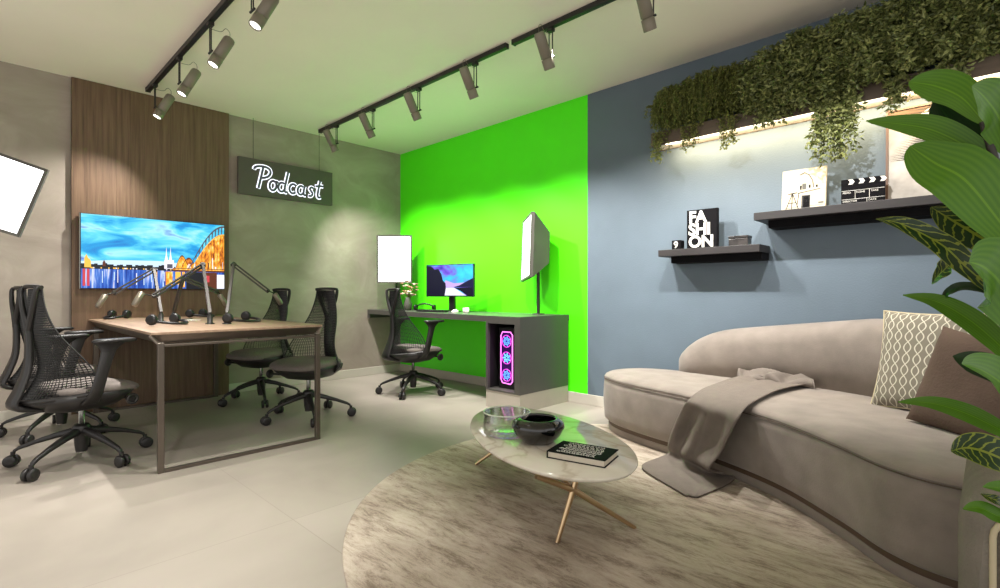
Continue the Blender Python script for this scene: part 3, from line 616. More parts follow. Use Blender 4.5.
# ------------------------------------------------------------------ softboxes
def softbox(name, c, rz, tilt, roll, w, h, depth, label, backscale=.62):
    t = empty(name, c, 0, label, 'softbox')
    mt = Matrix.Rotation(rz, 4, 'Z') @ Matrix.Rotation(tilt, 4, 'X') @ Matrix.Rotation(roll, 4, 'Y')
    def rg(s_, y, e=0): return [mt @ Vector((a*(w/2*s_+e), y, b_*(h/2*s_+e))) for a, b_ in ((-1,-1),(1,-1),(1,1),(-1,1))]
    sh = MB(); sh.rings([rg(1, -.004, .02), rg(1, .03, .02), rg(backscale, depth)], smooth=False, cap0=False); sh.rings([rg(1, -.004, .02), rg(1, 0, 0)], smooth=False, cap0=False, cap1=False); sh.build('shell', M['softback'], t)
    MB().add(rg(1, .003), [(0,1,2,3)]).build('diffuser', M['softwhite'], t)
    MB().tube([mt @ Vector((0, depth-.005, 0)), mt @ Vector((0, depth+.02, 0))], .028, n=14).build('lamp_head', M['black'], t)
    return t, mt
def rel(t, w): return Vector(w)-t.location
LC = ony(394.3, 259, -.34); S1, mt = softbox('softbox', LC, math.radians(46), 0, 0, .375, .53, .13, 'square softbox glowing white on a short pole at the desk corner')
pb_ = mt @ Vector((0, .16, 0)); bp_ = Vector((pb_.x, pb_.y, .80-LC.z))
g = MB(); g.tube([pb_, bp_], .012, n=10); g.build('pole', M['darkmetal'], S1); MB().lathe([(.07,0),(.07,.012),(.02,.018)], c=bp_, n=20).build('pole_base', M['darkmetal'], S1)
RC = ony(526, 248, -.26); S2, mt = softbox('softbox', RC, math.radians(-38), math.radians(-3), math.radians(-5), .38, .55, .20, 'angled softbox on a pole at the right end of the grey desk', .52)
pp = ony(538.3, 300, -.14); pb_ = rel(S2, (pp.x, -.14, RC.z)); g = MB(); g.tube([pb_, rel(S2, (pp.x, -.14, .80))], .015, n=10); g.build('pole', M['darkmetal'], S2); MB().lathe([(.06,0),(.06,.008),(.02,.012)], c=rel(S2, (pp.x, -.14, .80)), n=20).build('pole_base', M['darkmetal'], S2)
EC = at(2, 193, 3.5); S3, mt = softbox('softbox', EC, math.radians(72), math.radians(4), math.radians(19), .31, .47, .12, 'tilted softbox glowing at the left edge in front of the concrete wall', .7)
sb = Vector((EC.x-.1, -4.25, 0)); g = MB(); hd = mt @ Vector((0, .18, 0)); g.tube([hd, rel(S3, (sb.x, sb.y, 1.75))], .012, n=10); g.build('boom_arm', M['darkmetal'], S3)
g = MB(); g.tube([rel(S3, (sb.x, sb.y, .05)), rel(S3, (sb.x, sb.y, 1.8))], .014, n=10); g.build('stand_pole', M['darkmetal'], S3)
for k in range(3):
    a = 2*PI*k/3-.5; MB().tube([rel(S3, (sb.x, sb.y, .5)), rel(S3, (sb.x+.35*math.cos(a), sb.y+.35*math.sin(a), .01))], .009, n=8).build('leg', M['darkmetal'], S3)

# ------------------------------------------------------------------ shelves and what stands on them
def shelf(x0, x1, zt_, dep, label):
    t = empty('wall_shelf', ((x0+x1)/2, -.001, zt_), 0, label, 'shelf'); L = (x1-x0)/2
    MB().box((-L, -dep, -.05), (L, 0, 0)).build('board', M['shelf'], t, bevel=.002)
    MB().box((-L+.07, -dep+.07, -.10), (L-.005, 0, -.05)).build('support_rail', M['ink'], t)
shelf(3.655, 4.372, 1.325, .22, 'short dark floating shelf holding the fashion book'); shelf(4.345, 5.95, 1.53, .25, 'long dark floating shelf under the hanging plants')
z1 = 1.3255; z2 = 1.5305
t = empty('desk_calendar', (3.765, -.12, z1), 0, 'tiny black block with a white number 9', 'calendar block')
MB().box((-.036, -.03, 0), (.036, .03, .072)).build('block', M['ink'], t, bevel=.002)
text_mesh('9', .072, .001, M['white'], t, 'digit', Matrix.Translation((-.02, -.0312, .014)) @ Matrix.Rotation(PI/2, 4, 'X'), offset=.0008)
t = empty('fashion_book', (3.96, -.13, z1), math.radians(2), 'black standing book with white letters FASHION on its cover', 'book')
MB().box((-.112, -.018, 0), (.105, -.014, .285)).box((-.112, .016, 0), (.105, .02, .285)).box((.103, -.018, 0), (.107, .02, .285)).build('cover', M['ink'], t)
MB().box((-.108, -.014, .004), (.103, .016, .281)).build('pages', M['pages'], t)
for s_, zz, xx in (('FA', .192, -.098), ('SHI', .102, -.100), ('ON', .012, -.100)):
    text_mesh(s_, .118, .001, M['white'], t, 'title_lettering', Matrix.Translation((xx, -.0192, zz)) @ Matrix.Rotation(PI/2, 4, 'X') @ Matrix.Scale(.98, 4, (1,0,0)), offset=.0038, space=.96)
text_mesh('vol.', .022, .0005, M['white'], t, 'small_print', Matrix.Translation((.068, -.0187, .12)) @ Matrix.Rotation(PI/2, 4, 'X')) if False else None
t = empty('marble_box', (4.215, -.12, z1), 0, 'small dark veined box at the right end of the short shelf', 'box')
MB().box((-.064, -.04, 0), (.064, .04, .052)).build('body', M['marbleblack'], t, bevel=.003); MB().box((-.066, -.042, .053), (.066, .042, .072)).build('lid', M['marbleblack'], t, bevel=.003)
# canvas print
t = empty('canvas_print', (4.605, -.12, z2), 0, 'light canvas picture of a desk, stool and arc lamp leaning on the shelf', 'picture'); t.rotation_euler = (math.radians(-7), 0, 0)
MB().box((-.125, -.012, 0), (.125, .012, .275)).build('canvas', M['canvas'], t)
d = MB()
def dv(u, v): return Vector((-.125+u*.25, -.0125, v*.275))
def dl(pts, r=.0022): d.tube([dv(*p) for p in pts], r, n=5)
def dq(u0, v0, u1, v1, mi=0): d.add([dv(u0,v0)+Vector((0,-.0004,0)), dv(u1,v0)+Vector((0,-.0004,0)), dv(u1,v1)+Vector((0,-.0004,0)), dv(u0,v1)+Vector((0,-.0004,0))], [(0,1,2,3)], mi)
dl([(.40,.86),(.52,.90),(.62,.84),(.70,.70),(.73,.52)]); dl([(.38,.42),(.88,.48)], .0022); dl([(.40,.42),(.36,.10)]); dq(.42,.50,.46,.60); dq(.47,.50,.56,.64,1); dq(.62,.52,.66,.60); dq(.78,.52,.82,.58)
dl([(.15,.42),(.36,.44)], .003); dl([(.25,.43),(.10,.04)]); dl([(.25,.43),(.40,.04)]); dl([(.25,.43),(.24,.04)]); dl([(.17,.2),(.34,.2)]); dq(.46,.05,.66,.36,2); dq(.50,.07,.64,.34,0); dl([(.05,.08),(.95,.10)], .001); dq(.84,.13,.96,.17,1)
d.build('drawing', [M['ink'], M['softback'], M['darkmetal']], t)
# clapperboard
t = empty('clapperboard', (4.925, -.14, z2), math.radians(2), 'black and white film clapperboard standing on the long shelf', 'clapperboard')
MB().box((-.108, -.008, 0), (.108, .008, .122)).build('slate', M['ink'], t)
MB().box((-.108, -.010, .124), (.108, .010, .158)).build('clap_stick', M['ink'], t)
for i in range(4):
    u = -.072+i*.052
    MB().add([(u, -.0105, .156), (u+.022, -.0105, .156), (u+.032, -.0105, .141), (u+.022, -.0105, .126), (u, -.0105, .126), (u+.010, -.0105, .141)], [(0,1,2,5), (5,2,3,4)]).build('chevron', M['white'], t)
g = MB()
for zz in (.088, .036): g.box((-.105, -.0092, zz), (.105, -.0085, zz+.002))
for xx in (-.038, .032): g.box((xx, -.0092, .036), (xx+.002, -.0085, .088))
g.box((.02, -.0092, .002), (.022, -.0085, .036)); g.build('slate_lines', M['white'], t)
for s_, xx, zz in (('PROD.', -.1, .072), ('SCENE', -.032, .072), ('TAKE', .04, .072), ('DIRECTOR', -.1, .02), ('DATE', .028, .02)):
    text_mesh(s_, .015, .0002, M['white'], t, 'slate_lettering', Matrix.Translation((xx, -.0092, zz)) @ Matrix.Rotation(PI/2, 4, 'X'))
# framed art
t = empty('framed_palm_print', (5.25, -.055, z2), 0, 'large brown framed print of pale sky and palm fronds on the long shelf', 'picture'); t.rotation_euler = (math.radians(-3), 0, 0)
fw, fh = .225, .56
g = MB(); g.box((-fw, -.015, 0), (-fw+.012, .012, fh)); g.box((fw-.012, -.015, 0), (fw, .012, fh)); g.box((-fw, -.015, 0), (fw, .012, .012)); g.box((-fw, -.015, fh-.012), (fw, .012, fh)); g.build('frame', M['artframe'], t)
MB().box((-fw+.01, -.006, .01), (fw-.01, .008, fh-.01)).build('print', M['art'], t)
g = MB(); g.add([(-fw+.012, -.0066, fh-.012), (-fw+.012, -.0066, fh-.10), (-fw+.09, -.0066, fh-.13), (-.06, -.0066, fh-.05), (.0, -.0066, fh-.012)], [(0,1,2,3,4)]); g.build('dark_patch', M['artbrown'], t)
g = MB(); rr = random.Random(4)
def fl2(px, py): a = ony(px, py, -.075); return Vector((a.x-5.25, -.0075, a.z-z2))
for (p0, p1, n_, L_, sides) in (((946,118), (908,160), 40, .17, (-1, 1)), ((975,158), (922,104), 34, .15, (1, -1)), ((985,120), (955,165), 26, .15, (-1, 1))):
    A_, B_ = fl2(*p0), fl2(*p1)
    for i in range(n_):
        f = (i//2+1)/(n_/2+1); sgn = sides[i % 2]
        p = A_.lerp(B_, f); dr = (B_-A_).normalized(); nr = Vector((-dr.z, 0, dr.x))*sgn
        e = p+(dr*.62+nr*.78)*L_*(1-.4*f)*rr.uniform(.85, 1.1)
        e.x = max(-fw+.014, min(fw-.014, e.x)); e.z = max(.014, min(fh-.014, e.z)); w_ = dr*.0042
        if abs(p.x) < fw-.02 and .02 < p.z < fh-.02: g.add([p-w_, p+w_, e], [(0,1,2)])
g.build('palm_fronds', M['palmdark'], t)

# ------------------------------------------------------------------ planter with hanging plants
PX = ony(651, 141, -.17).x+1.25; PZ = ony(679, 141, -.17).z; print('PLANTER', PX, PZ)
pt = empty('hanging_planter', (PX, -.001, PZ), 0, 'long wooden wall planter trough with a warm light strip underneath', 'planter'); L = 1.25
MB().box((-L, -.17, .0), (L, -.155, .10)).box((-L, -.155, .0), (-L+.015, 0, .10)).box((L-.015, -.155, .0), (L, 0, .10)).box((-L+.015, -.012, .0), (L-.015, 0, .10)).build('trough', M['planter'], pt)
MB().box((-L+.015, -.155, .004), (L-.015, -.012, .016)).build('bottom_board', M['cream'], pt)
MB().box((-L+.02, -.15, .018), (L-.02, -.015, .09)).build('soil', M['soil'], pt)
MB().box((-L+.12, -.171, -.006), (L-.005, -.155, -.0005)).build('light_strip', M['led'], pt)
al = bpy.data.lights.new('led_light', 'AREA'); al.shape = 'RECTANGLE'; al.size = 2*L-.15; al.size_y = .02; al.energy = 12; al.color = (1, .80, .5)
ao = bpy.data.objects.new('led_light', al); C.objects.link(ao); ao.location = (PX+.05, -.14, PZ-.008); ao.rotation_euler = (math.radians(38), 0, 0)
def leafquad(g, p, d, s_, w, mi, rr):
    d = d.normalized(); r = Vector((rr.uniform(-1,1), rr.uniform(-1,1), rr.uniform(-1,1))); n = d.cross(r)
    if n.length < .05: return
    n.normalize(); up = n.cross(d)*s_*.12
    g.add([p, p+d*s_*.45+n*w+up, p+d*s_, p+d*s_*.45-n*w+up], [(0,1,2,3)], mi)
def fern(x, zc, rx, top, low, seed, nfr=70):
    rr = random.Random(seed); g = MB(); sg_ = MB()
    for i in range(nfr):
        a = rr.uniform(-PI, 0) if rr.random() < .85 else rr.uniform(0, PI); out = rr.uniform(.25, 1)
        p0 = Vector((x+rr.uniform(-.05,.05), -.09+rr.uniform(-.04,.04), zc)); dx = math.cos(a)*rx*out; dy = math.sin(a)*(.15 if math.sin(a) < 0 else .07)*out
        tp = Vector((p0.x+dx*.55, min(p0.y+dy*.6, -.03), rr.uniform(zc+.15, top))); en = Vector((p0.x+dx, min(p0.y+dy-.02, -.03), rr.uniform(low if rr.random() < .3 else zc-.10, tp.z-.08)))
        pts = catmull([p0, p0*.4+tp*.6+Vector((0,0,.03)), tp, tp*.5+en*.5+Vector((dx*.18, dy*.12, .03)), en], 6); sg_.tube(pts[::3], .0015, n=4)
        for k in range(6, len(pts)-1):
            dr = (pts[k+1]-pts[k]).normalized()
            for sgn in (-1, 1, -1, 1):
                sd = Vector((rr.uniform(-1,1), rr.uniform(-1,1), rr.uniform(-.7,.2)))*.9+dr*.5
                leafquad(g, pts[k]+Vector((rr.uniform(-1,1), rr.uniform(-1,1), rr.uniform(-1,1)))*.01, sd, rr.uniform(.016,.030), .0045, 1 if rr.random() < .35 else 0, rr)
    return g, sg_
def strand(g, sg_, p, length, rr, mi=1, size=.03, spread=.03, n=None):
    pts = [Vector(p)]
    for k in range(int(length/.025)): pts.append(pts[-1]+Vector((rr.uniform(-.008,.008), rr.uniform(-.006,.006), -.025)))
    sg_.tube(pts, .0015, n=4)
    for q_ in pts:
        for k in range(n or 5): leafquad(g, q_+Vector((rr.uniform(-spread,spread), rr.uniform(-spread,spread), 0)), Vector((rr.uniform(-1,1), rr.uniform(-1,1), rr.uniform(-1,.4))), size*rr.uniform(.7,1.2), size*.25, mi if rr.random() < .7 else 0, rr)
spec = [(3.66, .08, 2.56, .16), (3.78, .13, 2.58, 0), (3.88, .14, 2.61, .10), (4.02, .14, 2.62, 0), (4.15, .14, 2.60, .14), (4.28, .13, 2.60, .04)]
fl_ = ['leftmost feathery fern at the end of the wall planter', 'second feathery fern from the left end of the planter', 'third feathery fern from the left end of the planter', 'fourth feathery fern from the left end of the planter', 'fifth fern, trailing below the light strip by the canvas', 'sixth fern, next to the broad leafed planter shrubs']
for i, (x, rx, top, dr) in enumerate(spec):
    g, s_ = fern(x, 2.29, rx, top, 2.20, 20+i); rr = random.Random(50+i)
    for k in range(7 if dr > .05 else 0): strand(g, s_, (x+rr.uniform(-.05,.05), -.20+rr.uniform(-.02,.02), 2.22), .09+dr*rr.uniform(.4,1), rr, 1, .024, .018, 6)
    t = empty('hanging_fern', (x, -.13, 2.21), 0, fl_[i], 'fern', 'feathery ferns at the left of the wall planter')
    for m_, nm, ma in ((g, 'foliage', [M['fern'], M['fernpale']]), (s_, 'stems', M['fern'])):
        for q_ in range(len(m_.v)): m_.v[q_] = m_.v[q_]-Vector((x, -.13, 2.21))
        m_.build(nm, ma, t)
def shrub(x, rx, top, low, seed, nb=90):
    rr = random.Random(seed); g = MB(); sg_ = MB()
    for i in range(nb):
        a = rr.uniform(0, 2*PI); out = math.sqrt(rr.random()); dx = math.cos(a)*rx*out; dy = -.02-.17*abs(math.sin(a))*out
        z = rr.uniform(low, top); p0 = Vector((x, -.09, 2.24)); e = Vector((x+dx, min(-.10+dy, -.03), z - .25*out*out*(z-low)))
        if rr.random() < .12: e.y = -.05
        pts = catmull([p0, (p0+e)/2+Vector((dx*.1, -.02, .06)), e, e+Vector((dx*.2, -.02, -.05))], 5); sg_.tube(pts[::2], .002, n=4)
        for q_ in pts[4:]:
            for k in range(8):
                leafquad(g, q_+Vector((rr.uniform(-.03,.03), rr.uniform(-.03,.03), rr.uniform(-.03,.03))), Vector((rr.uniform(-1,1), rr.uniform(-1,.3), rr.uniform(-.9,.6))), rr.uniform(.026,.044), .009, 1 if rr.random() < .4 else 0, rr)
    return g, sg_
spec = [(4.42, .16, 2.64, 2.14, .04), (4.60, .17, 2.68, 2.10, .0), (4.76, .17, 2.70, 2.12, .36), (4.94, .17, 2.70, 2.16, .0), (5.12, .17, 2.70, 2.18, .10), (5.32, .17, 2.72, 2.18, .16), (5.52, .17, 2.72, 2.18, 0), (5.74, .17, 2.70, 2.18, 0)]
sl = ['leafy planter shrub next to the feathery ferns', 'leafy planter shrub spilling above the canvas picture', 'leafy planter shrub with the longest trailing vine above the clapperboard', 'leafy planter shrub right of the longest trailing vine', 'leafy planter shrub above the left edge of the palm print', 'leafy planter shrub above the palm print with a short vine', 'leafy planter shrub at the right edge above the broad potted leaves', 'leafy planter shrub at the far right end of the planter, past the palm print']
for i, (x, rx, top, low, dr) in enumerate(spec):
    g, s_ = shrub(x, rx, top, low+.11, 80+i, 120); rr = random.Random(150+i)
    if dr > .03:
        for k in range(9 if dr < .3 else 26): strand(g, s_, (x+rr.uniform(-.06,.07)*(1 if dr < .3 else 1.5)+(.0 if dr < .3 else .03), -.21+rr.uniform(-.03,.02), 2.22), .08+dr*rr.uniform(.25,1.05), rr, 1, .036, .026, 5)
    t = empty('planter_shrub', (x, -.13, 2.21), 0, sl[i], 'shrub', 'leafy shrubs along the wall planter')
    for m_, nm, ma in ((g, 'foliage', [M['ivy'], M['ivypale']]), (s_, 'stems', M['ivy'])):
        for q_ in range(len(m_.v)): m_.v[q_] = m_.v[q_]-Vector((x, -.13, 2.21))
        m_.build(nm, ma, t)

# ------------------------------------------------------------------ rug
ru = MB(); rc = (4.44, -1.56, 0); ru.lathe([(1.50, 0), (1.502, .005), (1.495, .009), (1.0, .0095), (.01, .0095)], n=120); ro = ru.build('round_rug', M['rug']); ro.location = rc; tag(ro, 'large round distressed beige rug under the coffee table and sofa', 'rug')

# ------------------------------------------------------------------ coffee table
ct = empty('coffee_table', (3.91, -1.925, .0095), 0, 'oval marble topped coffee table with crossed brass legs', 'coffee table'); zc = .0095
th = -.465; e1 = Vector((math.cos(th), math.sin(th), 0)); e2 = Vector((-math.sin(th), math.cos(th), 0)); TZ = .315-zc
def el(s_, z, n=72):
    out = []
    for k in range(n):
        a = 2*PI*k/n; c_, s2 = math.cos(a), math.sin(a)
        out.append(e1*(c_*.625*s_)+e2*(s2*.322*s_*(1+.06*c_))+Vector((0, 0, z)))
    return out
MB().rings([el(.93, TZ-.028), el(.985, TZ-.016), el(1, TZ-.006), el(.996, TZ), el(.5, TZ)]).build('marble_top', M['marble'], ct)
ofs = Vector((3.91, -1.925, 0))
f1 = Vector((4.24, -2.235, 0))-ofs; f2 = Vector((4.397, -1.904, 0))-ofs; f3 = Vector((3.33, -1.82, 0))-ofs; f4 = Vector((3.49, -1.49, 0))-ofs
def leg(foot, J, tp): 
    g = MB(); g.tube([foot+Vector((0,0,0)), J, tp], [.0085, .013, .012], n=12); g.build('leg', M['brass'], ct)
J1 = onz(573, 492, .20)-Vector((ofs.x, ofs.y, zc)); J1.z = .20
T1 = J1+(J1-f2)*.55; T1.z = TZ-.03; T1b = J1+(J1-f1)*.35; T1b.z = TZ-.03
J2 = -J1; J2.z = .20; J2.x = -J1.x; T2 = -T1; T2.z = TZ-.03; T2b = -T1b; T2b.z = TZ-.03
leg(f1, J1, T1b); leg(f2, J1, T1); leg(f3, J2, T2); leg(f4, J2, T2b)
g = MB(); g.tube([J1, J2], .009, n=10); g.build('crossbar', M['brass'], ct)
# things on it
TT = .3165
p = onz(538, 441, TT); t = empty('black_bowl', (p.x, p.y, TT), 0, 'rounded shiny black bowl with textured shoulder on the coffee table', 'bowl')
MB().lathe([(.062,0),(.075,.003),(.105,.035),(.122,.068),(.118,.088),(.088,.108),(.082,.108),(.080,.098),(.10,.07),(.09,.03),(.02,.014)], n=40).build('body', M['gloss'], t)
g = MB()
rr = random.Random(5)
for k in range(150):
    a = rr.uniform(0, 2*PI); f = rr.uniform(0, 1); r = .121-.028*f; z = .074+.029*f
    g.lathe([(.0005,-.003),(.0035,0),(.0005,.003)], c=(r*math.cos(a), r*math.sin(a), z), n=6)
g.build('studded_rim', M['gloss'], t)
p = onz(507, 434, TT); t = empty('glass_bowl', (p.x, p.y, TT), 0, 'clear glass bowl beside the black bowl on the coffee table', 'bowl')
MB().lathe([(.06,0),(.106,.004),(.114,.012),(.114,.108),(.111,.111),(.108,.108),(.108,.016),(.10,.010),(.01,.009)], n=40).build('body', M['glass'], t)
MB().tube([Vector((.1125*math.cos(k*PI/30), .1125*math.sin(k*PI/30), .110)) for k in range(61)], .0035, n=8, caps=False).build('rim', mat('pale_glass_rim', (206, 210, 196), .15, var=.02), t)
p = onz(583, 457, TT); t = empty('black_book', (p.x, p.y, TT), math.radians(13), 'black hardback book with white script lettering on the coffee table', 'book')
MB().box((-.125, -.085, 0), (.125, .085, .003)).box((-.125, -.085, .026), (.125, .085, .029)).box((-.127, -.085, 0), (-.123, .085, .029)).build('cover', M['ink'], t)
MB().box((-.122, -.081, .003), (.12, .081, .026)).build('pages', M['pages'], t)
g = MB(); rr = random.Random(12)
for r in range(7):
    x = -.085+rr.uniform(-.01,.01)
    while x < .075:
        w = rr.uniform(.01, .022); y_ = .062-r*.021; pts = [(x+w*k/5, y_+.007*math.sin(k*2.1+r), .0297) for k in range(6)]; g.tube(pts, .0021, n=4); x += w+.005
g.build('cover_lettering', M['white'], t)

# ------------------------------------------------------------------ sofa
sf = empty('curved_sofa', (4.9, -.7, 0), 0, 'long curved taupe velvet sofa with rounded back along the blue wall', 'sofa'); so_ = Vector((4.9, -.7, 0))
out2 = [(3.53,-.20),(3.42,-.32),(3.385,-.48),(3.44,-.63),(3.60,-.755),(3.85,-.85),(4.13,-.925),(4.43,-1.03),(4.74,-1.19),(5.02,-1.43),(5.22,-1.63),(5.42,-1.70),(5.75,-1.66),(6.05,-1.45),(6.2,-1.1),(6.2,-.6),(6.05,-.25),(5.6,-.14),(5.0,-.12),(4.3,-.12),(3.75,-.13)]
ol = catmull([(a, b_, 0) for a, b_ in out2], 8, True); n_ = len(ol)
nor = []
for i in range(n_):
    t_ = (ol[(i+2) % n_]-ol[i-2]).normalized(); nor.append(Vector((t_.y, -t_.x, 0)))
cen = sum(ol, Vector())/n_
if (ol[5]-cen).dot(nor[5]) < 0: nor = [-v for v in nor]
def orow(ins, z): return [ol[i]-nor[i]*ins-so_+Vector((0, 0, z)) for i in range(n_)]
MB().rings([orow(.045, 0), orow(.035, .005), orow(.03, .055)]).build('plinth', M['sofa'], sf)
MB().rings([orow(.033, .055), orow(.033, .082)], cap0=True).build('trim_band', M['band'], sf)
MB().rings([orow(.045, .082), orow(.018, .086), orow(.004, .10), orow(0, .15), orow(-.006, .23), orow(-.002, .335), orow(.004, .380), orow(.03, .384)]).build('seat_body', M['sofa'], sf)
MB().rings([orow(.03, .378), orow(.006, .385), orow(.003, .394), orow(.012, .407), orow(.035, .418), orow(.08, .425), orow(.2, .428)]).build('seat_cushion', M['sofa'], sf)
g = MB(); rw = orow(.0, .3845); g.tube(rw+[rw[0]], .0026, n=6, caps=False); g.build('seam', M['seam'], sf)
# backrest
ctr = [(3.90,-.13),(4.2,-.16),(4.5,-.17),(4.8,-.21),(5.05,-.30),(5.3,-.43),(5.55,-.58),(5.82,-.75),(6.02,-.92)]
hs = []
cp_ = catmull([(a, b_, 0) for a, b_ in ctr], 8); g = MB(); rs = []; Ls = [0]
for i in range(1, len(cp_)): Ls.append(Ls[-1]+(cp_[i]-cp_[i-1]).length)
def bh(s_):
    R_ = .50; f = min(1, s_/R_); return .405+(.285)*max(0, 1-(1-f)**2.6)**.5+.165*min(1, max(0, s_-.0)/1.25)**.9
def bsec(p, nrm, h, wdt, n=20):
    sec = []; T = .115*wdt; R_ = min(T, (h-.38)*.9)
    base = .37
    pts = [(-T, base)]
    for k in range(0, 11):
        a = PI - PI*k/10; pts.append((T*math.cos(a), h-R_+R_*math.sin(a)))
    pts.append((T, base))
    return [p+nrm*a+Vector((0, 0, z))-so_ for a, z in pts]
def tng(i):
    t_ = (cp_[min(i+1, len(cp_)-1)]-cp_[max(i-1, 0)]).normalized(); return t_, Vector((t_.y, -t_.x, 0))
t_, nr = tng(0)
for a, w in ((-.105,.25),(-.10,.45),(-.08,.7),(-.05,.86),(-.025,.95)):
    rs.append(bsec(cp_[0]+t_*a, nr, bh(.035+(a+.105)*.9), w))
for i, p in enumerate(cp_):
    t_, nr = tng(i); rs.append(bsec(p, nr, bh(.13+Ls[i]), 1))
t_, nr = tng(len(cp_)-1); rs.append(bsec(cp_[-1]+t_*.06, nr, bh(9)-.05, .7)); rs.append(bsec(cp_[-1]+t_*.09, nr, bh(9)-.2, .3))
g.rings(rs); g.build('backrest', M['sofa'], sf)

# ------------------------------------------------------------------ throw
def throw():
    st_ = [(onz(*a), onz(*b_)) for a, b_ in (((744,376,.445),(808,385,.445)), ((728,380,.45),(778,391,.45)), ((708,387,.445),(754,402,.445)), ((697,393,.44),(744,410,.44)), ((692,400,.405),(742,417,.405)), ((687,409,.33),(737,429,.33)), ((681,427,.2),(729,448,.2)), ((675,444,.09),(716,467,.09)), ((668,455,.04),(722,476,.04)), ((643,465,.024),(735,478,.022)), ((650,474,.02),(726,485,.02)), ((686,495,.018),(698,497,.018)))]
    st_ = [(Vector((a.x, a.y-(.05 if 3 < i < 8 else 0), a.z)), Vector((b_.x, b_.y-(.05 if 3 < i < 8 else 0), b_.z))) for i, (a, b_) in enumerate(st_)]
    A = catmull([a for a, b_ in st_], 6); B = catmull([b_ for a, b_ in st_], 6); n = 40; rows = []
    for j, (a, b_) in enumerate(zip(A, B)):
        f = j/(len(A)-1); row = []
        amp = .006+.040*math.exp(-((f-.60)/.15)**2)+.012*math.exp(-((f-.03)/.08)**2)
        for k in range(n+1):
            u = k/n; p = a.lerp(b_, u); fold = math.sin(u*PI*4.2+f*3.0)*.7+abs(math.sin(u*PI*3.1-f*4))*.6-.3
            hang = math.exp(-((f-.5)/.22)**2)
            p = p+Vector((0, -1, 0))*(fold+.9)*amp*hang+Vector((0, 0, 1))*(fold+1)*amp*.5*(1-hang)
            row.append(p)
        rows.append(row)
    g = MB(); o_ = Vector((4.35, -.8, 0)); g.rings([[p-o_ for p in r] for r in rows], cap0=False, cap1=False, closed=False)
    t = empty('throw_blanket', o_, 0, 'grey taupe throw blanket draped over the sofa seat down to the rug', 'blanket')
    o = g.build('draped_cloth', M['throw'], t); s_ = o.modifiers.new('s', 'SOLIDIFY'); s_.thickness = .006; s_.offset = 1
    g = MB(); rows = []
    for j in range(20):
        v = j/19; row = []
        for k in range(41):
            u = k/40; x = 4.30+.42*u+.03*math.sin(v*7); y = -.235-.17*v+.03*math.sin(u*9)
            z = .466+.036*abs(math.sin(u*PI*3.3+v*3))*(1-abs(v-.5)*1.2)+.020*math.sin(v*PI*3.4+u*11)
            if j in (0, 19) or k in (0, 40): z = .438
            row.append(Vector((x, y, z))-o_)
        rows.append(row)
    g.rings(rows, cap0=False, cap1=False, closed=False); o = g.build('crumpled_fold', M['throw'], t); s_ = o.modifiers.new('s', 'SOLIDIFY'); s_.thickness = .006; s_.offset = 1
throw()

# ------------------------------------------------------------------ cushions
def cushion(name, c, xa, up, w, h, th_, m, label, pipe=None):
    xa = Vector(xa).normalized(); up = Vector(up); up = (up-xa*up.dot(xa)).normalized(); nr = xa.cross(up)
    g = MB(); n = 22; vs = []; uvs = []
    for side in (1, -1):
        for j in range(n+1):
            for i in range(n+1):
                u, v = i/n*2-1, j/n*2-1; e = max(0, (1-u**4)*(1-v**4))**.5
                pin = 1-.07*(1-abs(v)**2)*abs(u)**3*1; pin2 = 1-.07*(1-abs(u)**2)*abs(v)**3
                p = xa*(u*w/2*pin)+up*(v*h/2*pin2)+nr*(side*th_/2*e*(1-.12*math.cos(u*5)*v)); vs.append(p); uvs.append(((u+1)/2, (v+1)/2))
    m_ = (n+1)**2; fs = []
    for j in range(n):
        for i in range(n):
            a = j*(n+1)+i; fs.append((a, a+1, a+n+2, a+n+1)); fs.append((m_+a+n+1, m_+a+n+2, m_+a+1, m_+a))
    g.add(vs, fs, 0, True, uvs); t = empty(name, c, 0, label, 'cushion'); g.build('cover', m, t)
    if pipe:
        ed = []
        def ep(u, v): pin = 1-.07*(1-abs(v)**2)*abs(u)**3; pin2 = 1-.07*(1-abs(u)**2)*abs(v)**3; return xa*(u*w/2*pin)+up*(v*h/2*pin2)
        for k in range(n): ed.append(ep(-1+2*k/n, -1))
        for k in range(n): ed.append(ep(1, -1+2*k/n))
        for k in range(n): ed.append(ep(1-2*k/n, 1))
        for k in range(n+1): ed.append(ep(-1, 1-2*k/n))
        e = MB(); e.tube(ed, .004, n=6); e.build('piping', pipe, t)
cushion('throw_cushion', at(936, 363, 2.42)+Vector((0,0,0)), (.88, -.42, .02), (.10, .22, 1), .53, .50, .12, M['lattice'], 'patterned lattice cushion leaning on the sofa back', M['piping'])
cushion('throw_cushion', at(984, 391, 2.05), (.80, -.52, -.16), (.30, .14, 1), .47, .44, .15, M['brown'], 'plain brown velvet cushion in front of the patterned cushion')

# ------------------------------------------------------------------ armchair at the right edge
ac = empty('armchair', (5.905, -2.1, 0), 0, 'grey fabric armchair with cream piped arm at the lower right edge', 'armchair')
def rbox(x0, x1, y0, y1, z0, z1, r, n=6):
    g = MB(); rs = []
    for y_, ins in ((y0, r*.5), (y0+r*.18, r*.15), (y0+r*.5, 0), (y1-r*.5, 0), (y1-r*.18, r*.15), (y1, r*.5)):
        ring = []
        for cx_, cz_, a0 in ((x1-r, z1-r, 0), (x0+r, z1-r, 90), (x0+.02, z0+.02, 180), (x1-.02, z0+.02, 270)):
            rr_ = (r if cz_ > (z0+z1)/2 else .02)
            for k in range(n+1):
                a = math.radians(a0+90*k/n); ring.append(Vector((cx_+(rr_-ins*(1 if rr_ == r else .3))*math.cos(a), y_, cz_+(rr_-ins*(1 if rr_ == r else .3))*math.sin(a))))
        rs.append(ring)
    return g.rings(rs)
